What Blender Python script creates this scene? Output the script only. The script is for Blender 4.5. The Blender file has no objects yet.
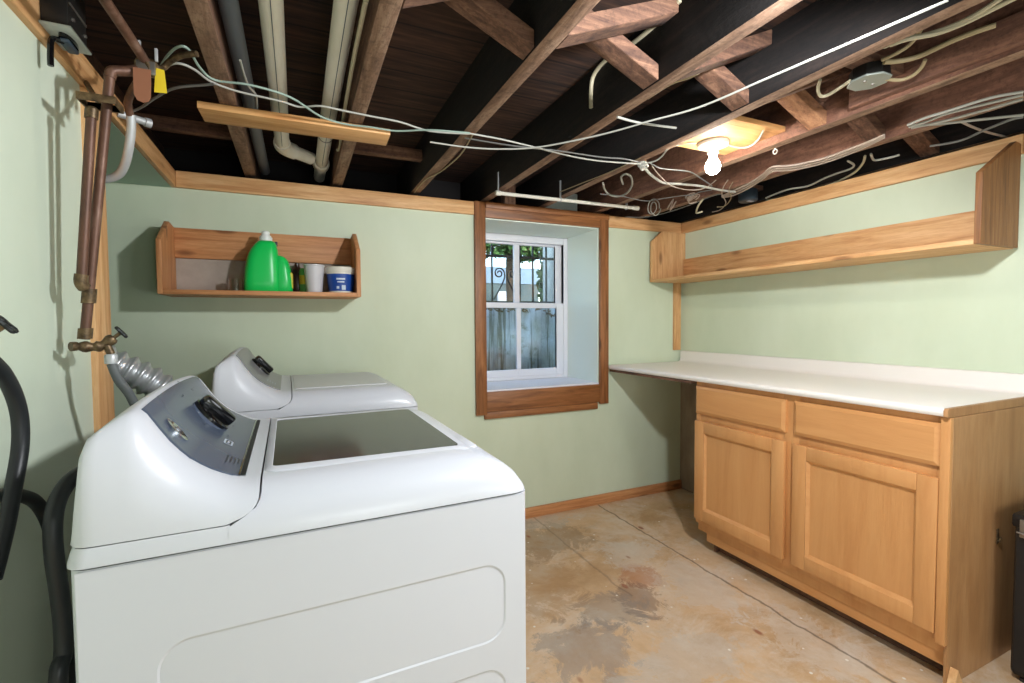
import bpy, bmesh, math, random
from mathutils import Vector, Matrix
random.seed(7)
scene = bpy.context.scene
COL = scene.collection

# ------------------------------------------------------------------ materials
def srgb(r, g, b):
    f = lambda c: (c/255/12.92) if c/255 <= .04045 else ((c/255+.055)/1.055)**2.4
    return (f(r), f(g), f(b), 1)

def new_mat(name, col=(.5, .5, .5, 1), rough=.5, metal=0.0, **kw):
    m = bpy.data.materials.new(name); m.use_nodes = True
    b = m.node_tree.nodes['Principled BSDF']
    b.inputs['Base Color'].default_value = col
    b.inputs['Roughness'].default_value = rough
    b.inputs['Metallic'].default_value = metal
    for k, v in kw.items():
        b.inputs[k].default_value = v
    return m

class N:
    """small node-tree helper"""
    def __init__(s, m):
        s.m = m; s.nt = m.node_tree; s.b = s.nt.nodes['Principled BSDF']
    def node(s, t, **kw):
        n = s.nt.nodes.new(t)
        for k, v in kw.items():
            setattr(n, k, v)
        return n
    def link(s, a, b): s.nt.links.new(a, b)
    def coord(s, scale=(1, 1, 1), loc=(0, 0, 0), which='Object', rot=(0, 0, 0)):
        tc = s.node('ShaderNodeTexCoord'); mp = s.node('ShaderNodeMapping')
        mp.inputs['Scale'].default_value = scale; mp.inputs['Location'].default_value = loc
        mp.inputs['Rotation'].default_value = rot
        s.link(tc.outputs[which], mp.inputs['Vector']); return mp.outputs['Vector']
    def noise(s, vec, scale, detail=4, rough=.55, dist=0):
        n = s.node('ShaderNodeTexNoise')
        n.inputs['Scale'].default_value = scale; n.inputs['Detail'].default_value = detail
        n.inputs['Roughness'].default_value = rough; n.inputs['Distortion'].default_value = dist
        s.link(vec, n.inputs['Vector']); return n.outputs['Fac']
    def voro(s, vec, scale, feature='F1', out='Distance'):
        n = s.node('ShaderNodeTexVoronoi', feature=feature); n.inputs['Scale'].default_value = scale
        s.link(vec, n.inputs['Vector']); return n.outputs[out]
    def ramp(s, fac, stops):
        r = s.node('ShaderNodeValToRGB'); cr = r.color_ramp
        while len(cr.elements) < len(stops): cr.elements.new(.5)
        for e, (p, c) in zip(cr.elements, stops):
            e.position = p; e.color = c if len(c) == 4 else (*c, 1)
        s.link(fac, r.inputs['Fac']); return r.outputs['Color']
    def step(s, fac, lo, hi):
        return s.ramp(fac, [(lo, (0, 0, 0, 1)), (hi, (1, 1, 1, 1))])
    def mix(s, fac, a, b, blend='MIX'):
        n = s.node('ShaderNodeMix', data_type='RGBA', blend_type=blend)
        for sock, v in ((n.inputs[0], fac), (n.inputs[6], a), (n.inputs[7], b)):
            if hasattr(v, 'is_linked'): s.link(v, sock)
            else: sock.default_value = v
        return n.outputs[2]
    def math(s, op, a, b=0.0):
        n = s.node('ShaderNodeMath', operation=op)
        for sock, v in ((n.inputs[0], a), (n.inputs[1], b)):
            if hasattr(v, 'is_linked'): s.link(v, sock)
            else: sock.default_value = v
        return n.outputs[0]
    def base(s, c): s.link(c, s.b.inputs['Base Color'])
    def bump(s, h, strength=.3, dist=.005):
        n = s.node('ShaderNodeBump'); n.inputs['Strength'].default_value = strength
        n.inputs['Distance'].default_value = dist
        s.link(h, n.inputs['Height']); s.link(n.outputs['Normal'], s.b.inputs['Normal'])

def wood(name, light, mid, dark, axis='x', rough=.55, knots=True, seed=0, stretch=14, grain=3.0, worn=None, streak=.35):
    m = new_mat(name, mid, rough); n = N(m)
    sc = {'x': (1, stretch, stretch), 'y': (stretch, 1, stretch), 'z': (stretch, stretch, 1)}[axis]
    v = n.coord(sc, (seed*3.1, seed*1.7, seed*2.3))
    f = n.noise(v, grain, 6, .62, .6)
    fine = n.noise(v, grain*7, 3, .6)
    c = n.ramp(f, [(.28, dark), (.5, mid), (.72, light)])
    c = n.mix(n.math('MULTIPLY', n.step(fine, .45, .72), streak), c, dark)
    if knots:
        ks = {'x': (2.6, 8, 8), 'y': (8, 2.6, 8), 'z': (8, 8, 2.6)}[axis]
        kv = n.coord(ks, (seed*1.3+.37, seed+.21, seed*.7+.11))
        d = n.voro(kv, 1.15)
        k = n.ramp(d, [(.0, (1, 1, 1, 1)), (.09, (.9, .9, .9, 1)), (.17, (0, 0, 0, 1))])
        c = n.mix(n.math('MULTIPLY', k, .75), c, (dark[0]*.35, dark[1]*.3, dark[2]*.3, 1))
    if worn:
        w = n.noise(n.coord((1, 1, 1), (seed, 0, 0)), 2.3, 5, .7)
        c = n.mix(n.math('MULTIPLY', n.step(w, .42, .66), .6), c, worn)
    if rough > .8:
        gr = n.noise(n.coord((1, 1, 1), (seed, 2, 1)), 55, 5, .75)
        c = n.mix(n.math('MULTIPLY', n.step(gr, .48, .66), .5), c, (dark[0]*.5, dark[1]*.5, dark[2]*.5, 1))
        fine = n.math('ADD', fine, gr)
    n.base(c); n.bump(fine, .3, .003)
    return m

M = {}
def setup_materials():
    # painted plaster / board
    for key, a, b in (('mint', srgb(210, 220, 196), srgb(201, 212, 186)), ('mint_pale', srgb(213, 223, 204), srgb(203, 215, 194))):
        m = new_mat(key, a, .55); n = N(m)
        f = n.noise(n.coord((1, 1, .5)), 2.2, 5, .6)
        s = n.noise(n.coord((1, 1, 1)), 14, 4, .7)
        c = n.ramp(f, [(.35, b), (.62, a)])
        c = n.mix(n.math('MULTIPLY', n.step(s, .68, .80), .12), c, srgb(170, 178, 150))
        n.base(c); n.bump(n.noise(n.coord(), 40, 4, .6), .12, .002); M[key] = m
    M['reveal'] = new_mat('reveal_paint', srgb(232, 242, 232), .5)
    M['soffit'] = new_mat('soffit_paint', srgb(170, 198, 180), .6)
    m = new_mat('grey_board', srgb(176, 160, 146), .7); n = N(m)
    n.base(n.ramp(n.noise(n.coord(), 5, 5, .6), [(.35, srgb(160, 146, 134)), (.65, srgb(186, 172, 160))])); M['grey_board'] = m
    m = new_mat('bare_wall', srgb(92, 76, 62), .8); n = N(m)
    n.base(n.ramp(n.noise(n.coord((1, 1, .4)), 6, 5, .65), [(.3, srgb(120, 104, 88)), (.6, srgb(158, 142, 122)), (.85, srgb(196, 186, 170))])); M['bare_wall'] = m
    # woods
    P = (srgb(232, 190, 140), srgb(216, 167, 114), srgb(182, 124, 74))
    for ax in 'xyz':
        M['pine_'+ax] = wood('pine_'+ax, *P, axis=ax, seed=ord(ax) % 7)
        M['cab_'+ax] = wood('cabinet_maple_'+ax, srgb(214, 158, 102), srgb(208, 150, 94), srgb(196, 136, 82), axis=ax, rough=.35, knots=False, stretch=9, grain=1.6, streak=.10)
        M['casing_'+ax] = wood('casing_pine_'+ax, srgb(172, 116, 72), srgb(146, 94, 54), srgb(104, 62, 34), axis=ax, seed=2, rough=.45)
    M['shelf_pine'] = wood('shelf_pine', srgb(220, 164, 112), srgb(204, 142, 92), srgb(168, 106, 62), axis='x', seed=5)
    M['shelf_pine_z'] = wood('shelf_pine_upright', srgb(220, 164, 112), srgb(204, 142, 92), srgb(168, 106, 62), axis='z', seed=3)
    M['nailer'] = wood('nailer_pine', srgb(238, 192, 136), srgb(226, 172, 112), srgb(200, 138, 80), axis='x', seed=8, knots=False)
    M['panel_z'] = wood('end_panel_maple', srgb(190, 146, 102), srgb(178, 132, 88), srgb(156, 110, 70), axis='z', rough=.45, knots=False, stretch=8, grain=1.6)
    M['panel_dark_z'] = wood('shelf_end_pine', srgb(176, 126, 78), srgb(150, 102, 60), srgb(112, 70, 38), axis='z', seed=4)
    OLD = (srgb(146, 108, 84), srgb(108, 76, 58), srgb(66, 43, 34))
    for ax in 'xyz':
        M['old_'+ax] = wood('old_joist_'+ax, *OLD, axis=ax, rough=.85, knots=False, seed=1, stretch=11, grain=4)
    M['old_edge'] = wood('old_joist_lit_edge', srgb(182, 152, 128), srgb(146, 114, 92), srgb(92, 68, 54), axis='y', rough=.85, knots=False, seed=6, stretch=7, grain=5)  # paler joist undersides: light from below painted into the colour
    M['lit_strut'] = wood('bulb_lit_strut_wood', srgb(196, 148, 110), srgb(166, 118, 84), srgb(118, 78, 54), axis='x', rough=.85, knots=False, seed=9, stretch=7, grain=5)  # lighter copy of the strut wood, with bulb light put into its colour
    M['old_dark'] = wood('old_joist_shaded_stain', srgb(44, 32, 27), srgb(26, 19, 17), srgb(13, 10, 10), axis='y', rough=.95, knots=False, seed=3, stretch=9, grain=4)  # stained wood darkened further, shade on the side faces painted in
    M['old_red_lit'] = wood('old_joist_reddish_lit', srgb(164, 118, 96), srgb(128, 88, 70), srgb(82, 54, 44), axis='y', rough=.85, knots=False, seed=4, stretch=6, grain=4)  # redder, lighter copy for joists near the bulb, its light painted in
    # subfloor planks laid along x
    m = new_mat('subfloor_planks', srgb(62, 40, 30), .9); n = N(m)
    v = n.coord((1, 1, 1)); sep = n.node('ShaderNodeSeparateXYZ'); n.link(v, sep.inputs[0])
    fr = n.math('FRACT', n.math('MULTIPLY', sep.outputs['Y'], 7.2))
    gap = n.ramp(fr, [(.0, (0, 0, 0, 1)), (.05, (1, 1, 1, 1)), (.95, (1, 1, 1, 1)), (1, (0, 0, 0, 1))])
    f = n.noise(n.coord((1.2, 14, 1)), 4, 6, .65)
    c = n.ramp(f, [(.3, srgb(36, 24, 20)), (.5, srgb(62, 40, 30)), (.75, srgb(92, 62, 46))])
    n.base(n.mix(gap, (.004, .003, .003, 1), c)); M['subfloor'] = m
    M['void'] = new_mat('shaded_masonry', srgb(34, 30, 30), .95)  # near-black colour stands in for the shade deep in the joist bays
    # concrete floor
    m = new_mat('stained_concrete', srgb(190, 165, 130), .6); n = N(m); v = n.coord()
    f1 = n.noise(v, 1.7, 9, .68, .3); f2 = n.noise(n.coord((1, 1, 1), (4, 2, 0)), 3.6, 10, .74, .4)
    f3 = n.noise(n.coord((1, 1, 1), (9, 5, 0)), 4.0, 10, .75, .4); f4 = n.noise(n.coord((1, 1, 1), (1, 8, 0)), 5.0, 9, .72, .8)
    c = n.ramp(f1, [(.34, srgb(176, 140, 98)), (.5, srgb(202, 168, 130)), (.64, srgb(214, 186, 154))])
    c = n.mix(n.math('MULTIPLY', n.step(f2, .46, .68), .8), c, srgb(214, 202, 186))
    c = n.mix(n.math('MULTIPLY', n.step(f3, .54, .76), .6), c, srgb(172, 162, 150))
    c = n.mix(n.math('MULTIPLY', n.step(f4, .58, .76), .6), c, srgb(168, 132, 96))
    sep = n.node('ShaderNodeSeparateXYZ'); n.link(v, sep.inputs[0])
    def blob(cx, cy, rx, ry, thr, colr, amt, nz):
        ax = n.math('DIVIDE', n.math('SUBTRACT', sep.outputs['X'], cx), rx)
        ay = n.math('DIVIDE', n.math('SUBTRACT', sep.outputs['Y'], cy), ry)
        d = n.math('SQRT', n.math('ADD', n.math('MULTIPLY', ax, ax), n.math('MULTIPLY', ay, ay)))
        d = n.math('ADD', d, n.math('MULTIPLY', n.math('SUBTRACT', nz, .5), 4.6))
        return n.mix(n.math('MULTIPLY', n.ramp(d, [(thr, (1, 1, 1, 1)), (min(.99, thr+.6), (0, 0, 0, 1))]), amt*.6), c, colr)
    fine = n.noise(n.coord((1, 1, 1), (3, 3, 0)), 7, 10, .78, .5)
    for (cx, cy, rx, ry, colr, amt) in [
            (2.25, -.84, .12, .10, srgb(168, 96, 48), .85), (2.12, -.98, .10, .14, srgb(112, 78, 62), .85),
            (1.75, -1.15, .22, .16, srgb(128, 124, 122), .8), (1.95, -.98, .16, .12, srgb(126, 122, 118), .75),
            (1.98, -.30, .30, .22, srgb(126, 104, 76), .75), (2.35, -.62, .20, .14, srgb(204, 196, 184), .7),
            (1.80, -.62, .20, .34, srgb(164, 124, 78), .7), (2.42, -1.0, .16, .24, srgb(204, 192, 178), .75),
            (2.5, -1.5, .14, .3, srgb(206, 196, 182), .7), (2.1, -.12, .2, .09, srgb(190, 184, 174), .7),
            (2.0, -1.35, .24, .14, srgb(190, 182, 172), .7)]:
        c = blob(cx, cy, rx, ry, .75, colr, amt, fine)
    fl = n.voro(n.coord((1, 1, 1), (.3, .7, 0)), 13)
    c = n.mix(n.ramp(fl, [(.0, (1, 1, 1, 1)), (.055, (1, 1, 1, 1)), (.085, (0, 0, 0, 1))]), c, srgb(226, 220, 208))
    fl2 = n.voro(n.coord((1, .55, 1), (.9, .1, 0)), 6)
    c = n.mix(n.math('MULTIPLY', n.ramp(fl2, [(.0, (1, 1, 1, 1)), (.05, (1, 1, 1, 1)), (.09, (0, 0, 0, 1))]), .8), c, srgb(140, 74, 46))
    # two long cracks running away from the camera
    wob = n.math('MULTIPLY', n.math('SUBTRACT', n.noise(n.coord((1, 1, 1)), 7, 4, .6), .5), .05)
    for x0, y1 in ((2.56, -9.), (2.09, -.95)):
        d = n.math('ABSOLUTE', n.math('SUBTRACT', n.math('ADD', sep.outputs['X'], wob), x0))
        k = n.ramp(d, [(.0, (1, 1, 1, 1)), (.003, (1, 1, 1, 1)), (.007, (0, 0, 0, 1))])
        if y1 > -5:
            k = n.math('MULTIPLY', k, n.math('GREATER_THAN', sep.outputs['Y'], y1))
        c = n.mix(n.math('MULTIPLY', k, .75 if x0 > 2.3 else .4), c, srgb(96, 78, 58))
    n.base(c); n.bump(n.math('ADD', f2, n.math('MULTIPLY', fine, .4)), .25, .006); M['concrete'] = m
    # appliances
    M['white_enamel'] = new_mat('white_enamel', srgb(204, 206, 213), .28)
    M['white_plastic'] = new_mat('white_plastic', srgb(206, 208, 215), .36)
    M['panel_blue'] = new_mat('console_panel_blue_grey', srgb(76, 86, 104), .22)
    M['panel_grey'] = new_mat('console_panel_grey', srgb(128, 128, 132), .3)
    m = new_mat('smoked_glass', srgb(52, 52, 53), .12, **{'Specular IOR Level': .28}); M['smoked_glass'] = m
    M['dark_gap'] = new_mat('dark_gasket', srgb(22, 24, 30), .5)
    M['gloss_black'] = new_mat('gloss_black', srgb(14, 14, 16), .12)
    M['chrome'] = new_mat('chrome', srgb(205, 210, 216), .15, 1.0)
    M['print_light'] = new_mat('printed_light_marks', srgb(178, 186, 198), .4)
    M['print_dark'] = new_mat('printed_dark_marks', srgb(40, 44, 54), .4)
    M['dryer_inset'] = new_mat('dryer_top_inset', srgb(204, 204, 208), .3)
    # misc
    m = new_mat('old_copper', srgb(104, 74, 58), .5, .3); n = N(m)
    n.base(n.ramp(n.noise(n.coord((1, 1, .3)), 30, 5, .6), [(.3, srgb(70, 48, 38)), (.55, srgb(104, 72, 56)), (.75, srgb(136, 108, 92))])); M['copper'] = m
    m = new_mat('old_brass', srgb(104, 86, 62), .45, .6); n = N(m)
    n.base(n.ramp(n.noise(n.coord(), 60, 5, .6), [(.3, srgb(62, 50, 38)), (.55, srgb(112, 92, 66)), (.8, srgb(150, 128, 96))])); M['brass'] = m
    M['galv'] = new_mat('galvanised_steel', srgb(190, 192, 194), .45, .35)
    M['foil'] = new_mat('foil_duct', srgb(214, 217, 220), .35, .6)
    M['rubber'] = new_mat('black_rubber', srgb(26, 28, 32), .42)
    M['grey_rubber'] = new_mat('grey_rubber', srgb(96, 100, 102), .5)
    M['abs_dark'] = new_mat('dark_grey_pipe', srgb(84, 90, 98), .5)
    m = new_mat('cream_pvc', srgb(238, 234, 220), .45); n = N(m)
    n.base(n.ramp(n.noise(n.coord((1, .4, 1)), 9, 4, .6), [(.35, srgb(230, 225, 208)), (.65, srgb(244, 241, 230))])); M['pvc'] = m
    M['white_pvc'] = new_mat('white_pvc', srgb(224, 220, 208), .4)
    M['pvc_print'] = new_mat('pipe_print_stripe', srgb(64, 78, 92), .5)
    for k, c in dict(cable_white=(172, 171, 162), cable_green=(146, 166, 154), cable_grey=(124, 124, 122), cable_cream=(190, 180, 152), cable_tan=(164, 146, 112), cable_pink=(186, 168, 154)).items():
        M[k] = new_mat(k, srgb(*c), .5)
    M['box_grey'] = new_mat('painted_grey_box', srgb(150, 156, 150), .45, .3)
    M['box_dark'] = new_mat('dark_steel_box', srgb(46, 44, 42), .4, .5)
    M['box_blue'] = new_mat('dark_slate_plastic', srgb(52, 66, 78), .5)
    M['box_plate'] = new_mat('pale_box_plate', srgb(186, 196, 190), .45)
    M['tag_brown'] = new_mat('brown_tag', srgb(142, 92, 66), .7)
    M['tag_yellow'] = new_mat('yellow_tag', srgb(226, 196, 40), .6)
    M['porcelain'] = new_mat('porcelain', srgb(232, 226, 214), .3)
    M['laminate'] = new_mat('white_laminate', srgb(238, 232, 226), .38)
    m = new_mat('green_jug_plastic', srgb(20, 204, 92), .3); M['jug'] = m
    M['jug_label'] = new_mat('yellow_jug_label', srgb(206, 190, 60), .5)
    M['cap_white'] = new_mat('milky_cap', srgb(232, 236, 232), .35)
    M['cup'] = new_mat('pale_cup', srgb(206, 204, 208), .3)
    M['tub_white'] = new_mat('tub_white', srgb(232, 228, 214), .4)
    M['tub_blue'] = new_mat('tub_blue_label', srgb(28, 74, 158), .4)
    M['tub_print'] = new_mat('tub_label_print', srgb(196, 210, 226), .5)
    M['bottle_brown'] = new_mat('dark_brown_bottle', srgb(52, 34, 28), .3)
    M['bottle_green'] = new_mat('yellow_green_wrap', srgb(92, 170, 92), .4)
    M['glass'] = new_mat('clear_glass', (1, 1, 1, 1), .03, **{'Transmission Weight': 1.0, 'IOR': 1.45})
    m = bpy.data.materials.new('window_glass'); m.use_nodes = True; nt = m.node_tree; nt.nodes.clear()
    o = nt.nodes.new('ShaderNodeOutputMaterial'); mx = nt.nodes.new('ShaderNodeMixShader'); mx.inputs[0].default_value = .07
    t = nt.nodes.new('ShaderNodeBsdfTransparent'); t.inputs[0].default_value = (.93, .96, .95, 1); g = nt.nodes.new('ShaderNodeBsdfGlossy'); g.inputs['Roughness'].default_value = .05
    nt.links.new(t.outputs[0], mx.inputs[1]); nt.links.new(g.outputs[0], mx.inputs[2]); nt.links.new(mx.outputs[0], o.inputs[0]); M['pane'] = m
    M['window_white'] = new_mat('white_window_paint', srgb(232, 232, 240), .4)
    m = new_mat('lit_bulb', (1, .95, .85, 1), .3); b = m.node_tree.nodes['Principled BSDF']
    b.inputs['Emission Color'].default_value = (1, .9, .74, 1); b.inputs['Emission Strength'].default_value = 30; M['bulb'] = m
    M['iron'] = new_mat('black_iron', srgb(40, 44, 44), .5, .4)
    m = new_mat('weathered_corrugated_steel', srgb(150, 160, 168), .6, .2); n = N(m)
    f = n.noise(n.coord((1, 1, .35)), 6, 6, .7); g = n.noise(n.coord((1, 1, 1), (5, 1, 2)), 9, 6, .7)
    c = n.ramp(f, [(.3, srgb(150, 160, 150)), (.5, srgb(188, 200, 206)), (.7, srgb(210, 222, 234))])
    c = n.mix(n.math('MULTIPLY', n.step(g, .55, .68), .7), c, srgb(92, 100, 62))
    c = n.mix(n.math('MULTIPLY', n.step(n.noise(n.coord((1, 1, .5), (2, 7, 1)), 7, 5, .7), .6, .7), .7), c, srgb(116, 76, 44))
    st = n.noise(n.coord((1, 1, .05), (3, 1, 0)), 20, 3, .6)
    c = n.mix(n.math('MULTIPLY', n.step(st, .53, .60), .85), c, srgb(74, 84, 66))  # dark upright streaks painted as shade between the ribs
    n.base(c); M['corrugated'] = m
    m = new_mat('leaf', srgb(70, 104, 52), .55); n = N(m)
    n.base(n.ramp(n.noise(n.coord(), 3.0, 3, .6), [(.3, srgb(44, 78, 44)), (.55, srgb(88, 130, 70)), (.75, srgb(150, 184, 110))])); M['leaf'] = m
    M['moss'] = new_mat('leaf_litter', srgb(96, 76, 44), .9)
    M['soil'] = new_mat('soil', srgb(88, 80, 60), .95)
    M['siding'] = new_mat('pale_blue_siding', srgb(140, 162, 182), .6); M['fence_grey'] = new_mat('weathered_grey_boards', srgb(116, 132, 140), .8)
    M['siding_dark'] = new_mat('grey_stone_base', srgb(96, 110, 110), .8)
    M['bark'] = new_mat('bark', srgb(74, 66, 54), .9)
    M['case_black'] = new_mat('black_plastic_case', srgb(20, 20, 22), .4)
    M['steel'] = new_mat('worn_steel', srgb(150, 146, 140), .35, .8)

# ------------------------------------------------------------------ geometry helpers
class MB:
    def __init__(s): s.bm = bmesh.new()
    def _grow(s, geom, mat):
        for f in geom: f.material_index = mat
    def box(s, lo, hi, bev=0.0, seg=2, mat=0, rot=None, piv=None):
        b = bmesh.new(); bmesh.ops.create_cube(b, size=1)
        lo, hi = Vector(lo), Vector(hi); c = (lo+hi)/2; d = hi-lo
        for v in b.verts: v.co = Vector((v.co.x*d.x, v.co.y*d.y, v.co.z*d.z)) + c
        if bev > 0:
            bmesh.ops.bevel(b, geom=b.edges[:]+b.verts[:], offset=min(bev, min(d)*.45), segments=seg, profile=.5, affect='EDGES')
        return s._add(b, mat, rot, piv if piv is not None else c)
    def _add(s, b, mat, rot=None, piv=None):
        if rot is not None:
            R = rot.to_3x3() if isinstance(rot, Matrix) else Matrix.Rotation(rot[0], 3, rot[1])
            for v in b.verts: v.co = R @ (v.co-Vector(piv)) + Vector(piv)
        for f in b.faces: f.material_index = mat
        me = bpy.data.meshes.new('tmp'); b.to_mesh(me); b.free()
        n0 = len(s.bm.faces); s.bm.from_mesh(me); bpy.data.meshes.remove(me); s.bm.faces.ensure_lookup_table()
        return s
    def poly(s, pts, faces, mat=0):
        vs = [s.bm.verts.new(p) for p in pts]
        for f in faces:
            try:
                fc = s.bm.faces.new([vs[i] for i in f]); fc.material_index = mat
            except ValueError: pass
        return s
    def prism(s, outline, axis, a, b, bev=0.0, mat=0):
        """outline: 2-D points in the plane across axis, extruded from a to b"""
        def P(p, t):
            return {'x': (t, p[0], p[1]), 'y': (p[0], t, p[1]), 'z': (p[0], p[1], t)}[axis]
        bb = bmesh.new(); n = len(outline)
        v0 = [bb.verts.new(P(p, a)) for p in outline]; v1 = [bb.verts.new(P(p, b)) for p in outline]
        bb.faces.new(v0); bb.faces.new(list(reversed(v1)))
        for i in range(n): bb.faces.new([v0[i], v1[i], v1[(i+1) % n], v0[(i+1) % n]])
        bmesh.ops.recalc_face_normals(bb, faces=bb.faces[:])
        if bev: bmesh.ops.bevel(bb, geom=bb.edges[:]+bb.verts[:], offset=bev, segments=1, affect='EDGES')
        return s._add(bb, mat)
    def tube(s, pts, r, seg=10, mat=0, cap=True, smooth=0, closed=False):
        pts = [Vector(p) for p in pts]
        if smooth and len(pts) > 2: pts = spline(pts, smooth)
        rs = r if callable(r) else (lambda t: r)
        n = len(pts); rings = []
        T = [(pts[min(i+1, n-1)]-pts[max(i-1, 0)]).normalized() for i in range(n)]
        up = Vector((0, 0, 1)) if abs(T[0].z) < .9 else Vector((1, 0, 0))
        A = T[0].cross(up).normalized()
        for i in range(n):
            A = (A - T[i]*A.dot(T[i])); A = A.normalized() if A.length > 1e-6 else T[i].orthogonal().normalized()
            B = T[i].cross(A)
            rr = rs(i/(n-1)) if n > 1 else rs(0)
            rings.append([s.bm.verts.new(pts[i] + (A*math.cos(2*math.pi*k/seg)+B*math.sin(2*math.pi*k/seg))*rr) for k in range(seg)])
        for i in range(n-1):
            for k in range(seg):
                f = s.bm.faces.new([rings[i][k], rings[i][(k+1) % seg], rings[i+1][(k+1) % seg], rings[i+1][k]]); f.material_index = mat
        if cap:
            f = s.bm.faces.new(list(reversed(rings[0]))); f.material_index = mat
            f = s.bm.faces.new(rings[-1]); f.material_index = mat
        return s
    def lathe(s, prof, centre=(0, 0, 0), axis=(0, 0, 1), seg=28, mat=0, ell=(1, 1)):
        """prof: list of (radius, height) along axis"""
        ax = Vector(axis).normalized(); u = ax.orthogonal().normalized(); w = ax.cross(u); c = Vector(centre); rings = []
        if abs(ax.z) > .99: u, w = Vector((1, 0, 0)), Vector((0, 1, 0))
        for (r, h) in prof:
            rings.append([s.bm.verts.new(c+ax*h+(u*math.cos(2*math.pi*k/seg)*ell[0]+w*math.sin(2*math.pi*k/seg)*ell[1])*max(r, 1e-5)) for k in range(seg)])
        for i in range(len(rings)-1):
            for k in range(seg):
                f = s.bm.faces.new([rings[i][k], rings[i][(k+1) % seg], rings[i+1][(k+1) % seg], rings[i+1][k]]); f.material_index = mat
        f = s.bm.faces.new(rings[0]); f.material_index = mat
        f = s.bm.faces.new(rings[-1]); f.material_index = mat
        return s
    def grid(s, rows, mat=0, close=False):
        R = [[s.bm.verts.new(p) for p in row] for row in rows]
        for i in range(len(R)-1):
            for k in range(len(R[0])-1):
                f = s.bm.faces.new([R[i][k], R[i][k+1], R[i+1][k+1], R[i+1][k]]); f.material_index = mat
        if close:
            for ring in (R[0], list(reversed(R[-1]))):
                f = s.bm.faces.new(ring); f.material_index = mat
        return s
    def build(s, name, mats, parent=None, angle=38, local=False, off=None):
        bmesh.ops.remove_doubles(s.bm, verts=s.bm.verts[:], dist=1e-6)
        bmesh.ops.recalc_face_normals(s.bm, faces=s.bm.faces[:])
        root = parent
        while root is not None and root.parent is not None: root = root.parent
        if root is not None and not local:
            d = Vector(root.location)
            for v in s.bm.verts: v.co -= d
        me = bpy.data.meshes.new(name); s.bm.to_mesh(me); s.bm.free()
        for p in me.polygons: p.use_smooth = True
        me.set_sharp_from_angle(angle=math.radians(angle))
        for m in (mats if isinstance(mats, (list, tuple)) else [mats]):
            me.materials.append(M[m] if isinstance(m, str) else m)
        o = bpy.data.objects.new(name, me); COL.objects.link(o)
        if parent is not None: o.parent = parent
        return o

def spline(pts, sub):
    out = []; n = len(pts)
    for i in range(n-1):
        p0 = pts[max(i-1, 0)]; p1 = pts[i]; p2 = pts[i+1]; p3 = pts[min(i+2, n-1)]
        for k in range(sub):
            t = k/sub
            out.append(.5*((2*p1)+(p2-p0)*t+(2*p0-5*p1+4*p2-p3)*t*t+(-p0+3*p1-3*p2+p3)*t*t*t))
    out.append(pts[-1]); return out

def tag(o, label, cat, group=None, kind=None):
    o['label'] = label; o['category'] = cat
    if group: o['group'] = group
    if kind: o['kind'] = kind
    return o
def structure(o): o['kind'] = 'structure'; return o
def thing(name, loc, label, cat, group=None, rz=0.0):
    o = bpy.data.objects.new(name, None); o.empty_display_size = .05
    COL.objects.link(o); o.location = loc; o.rotation_euler = (0, 0, rz)
    return tag(o, label, cat, group)
def bx(name, lo, hi, mat, parent=None, bev=.002, **kw):
    return MB().box(lo, hi, bev).build(name, mat, parent, **kw)
setup_materials()
# ------------------------------------------------------------------ the setting
W, ZT, ZB = 3.279, 1.883, 1.810          # right wall, top and bottom of the pine trim under the joists
def wall(name, boxes, mats):
    mb = MB()
    for lo, hi, k in boxes: mb.box(lo, hi, 0, mat=k)
    return structure(mb.build(name, mats))
structure(bx('floor', (-.6, -4.4, -.06), (3.6, .02, 0), 'concrete', bev=0))
structure(bx('ceiling', (-.6, -4.4, 2.10), (3.6, .5, 2.14), 'subfloor', bev=0))
OX0, OX1, OZ0, OZ1 = 1.790, 2.576, .790, 1.800   # window opening
wall('wall_back', [((-.6, 0, -.06), (OX0, .42, 1.862), 0), ((OX1, 0, -.06), (3.6, .42, 1.862), 0), ((OX0, 0, -.06), (OX1, .42, OZ0), 0),
                   ((OX0, 0, OZ1), (OX1, .42, 1.862), 0), ((-.6, .385, 1.862), (3.6, .42, 2.10), 1)], ['mint', 'void'])
wall('wall_left', [((.17, -4.4, -.0), (.300, -1.0, 1.865), 0)], ['mint_pale'])
wall('wall_alcove', [((-.6, -4.4, 0), (-.5, 0, 1.81), 0), ((-.6, -4.4, 1.81), (-.5, .385, 2.10), 1), ((-.5, -1.10, 0), (.17, -1.0, 1.80), 0)], ['soffit', 'void'])
structure(bx('ceiling_alcove', (-.5, -.985, 1.8092), (.2955, -.001, 1.825), 'soffit', bev=0))
wall('wall_right', [((W, -4.4, .902), (3.6, 0, 1.862), 0), ((W, -4.4, 0), (3.6, -1.80, .902), 0), ((W, -1.80, 0), (3.6, 0, .902), 1), ((3.5, -4.4, 1.862), (3.6, .385, 2.10), 2)], ['mint', 'bare_wall', 'void'])
wall('wall_front', [((-.6, -4.5, 0), (3.6, -4.4, 2.10), 0)], ['mint_pale'])
# window reveal, painted
wall('trim_1', [((OX1-.005, .001, OZ0), (OX1, .372, OZ1), 0), ((OX0, .001, OZ0), (OX0+.005, .372, OZ1), 0), ((OX0, .001, OZ1-.005), (OX1, .372, OZ1), 1), ((OX0, -.004, OZ0), (OX1, .372, OZ0+.012), 2)],
     ['reveal', 'reveal', 'window_white'])
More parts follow.
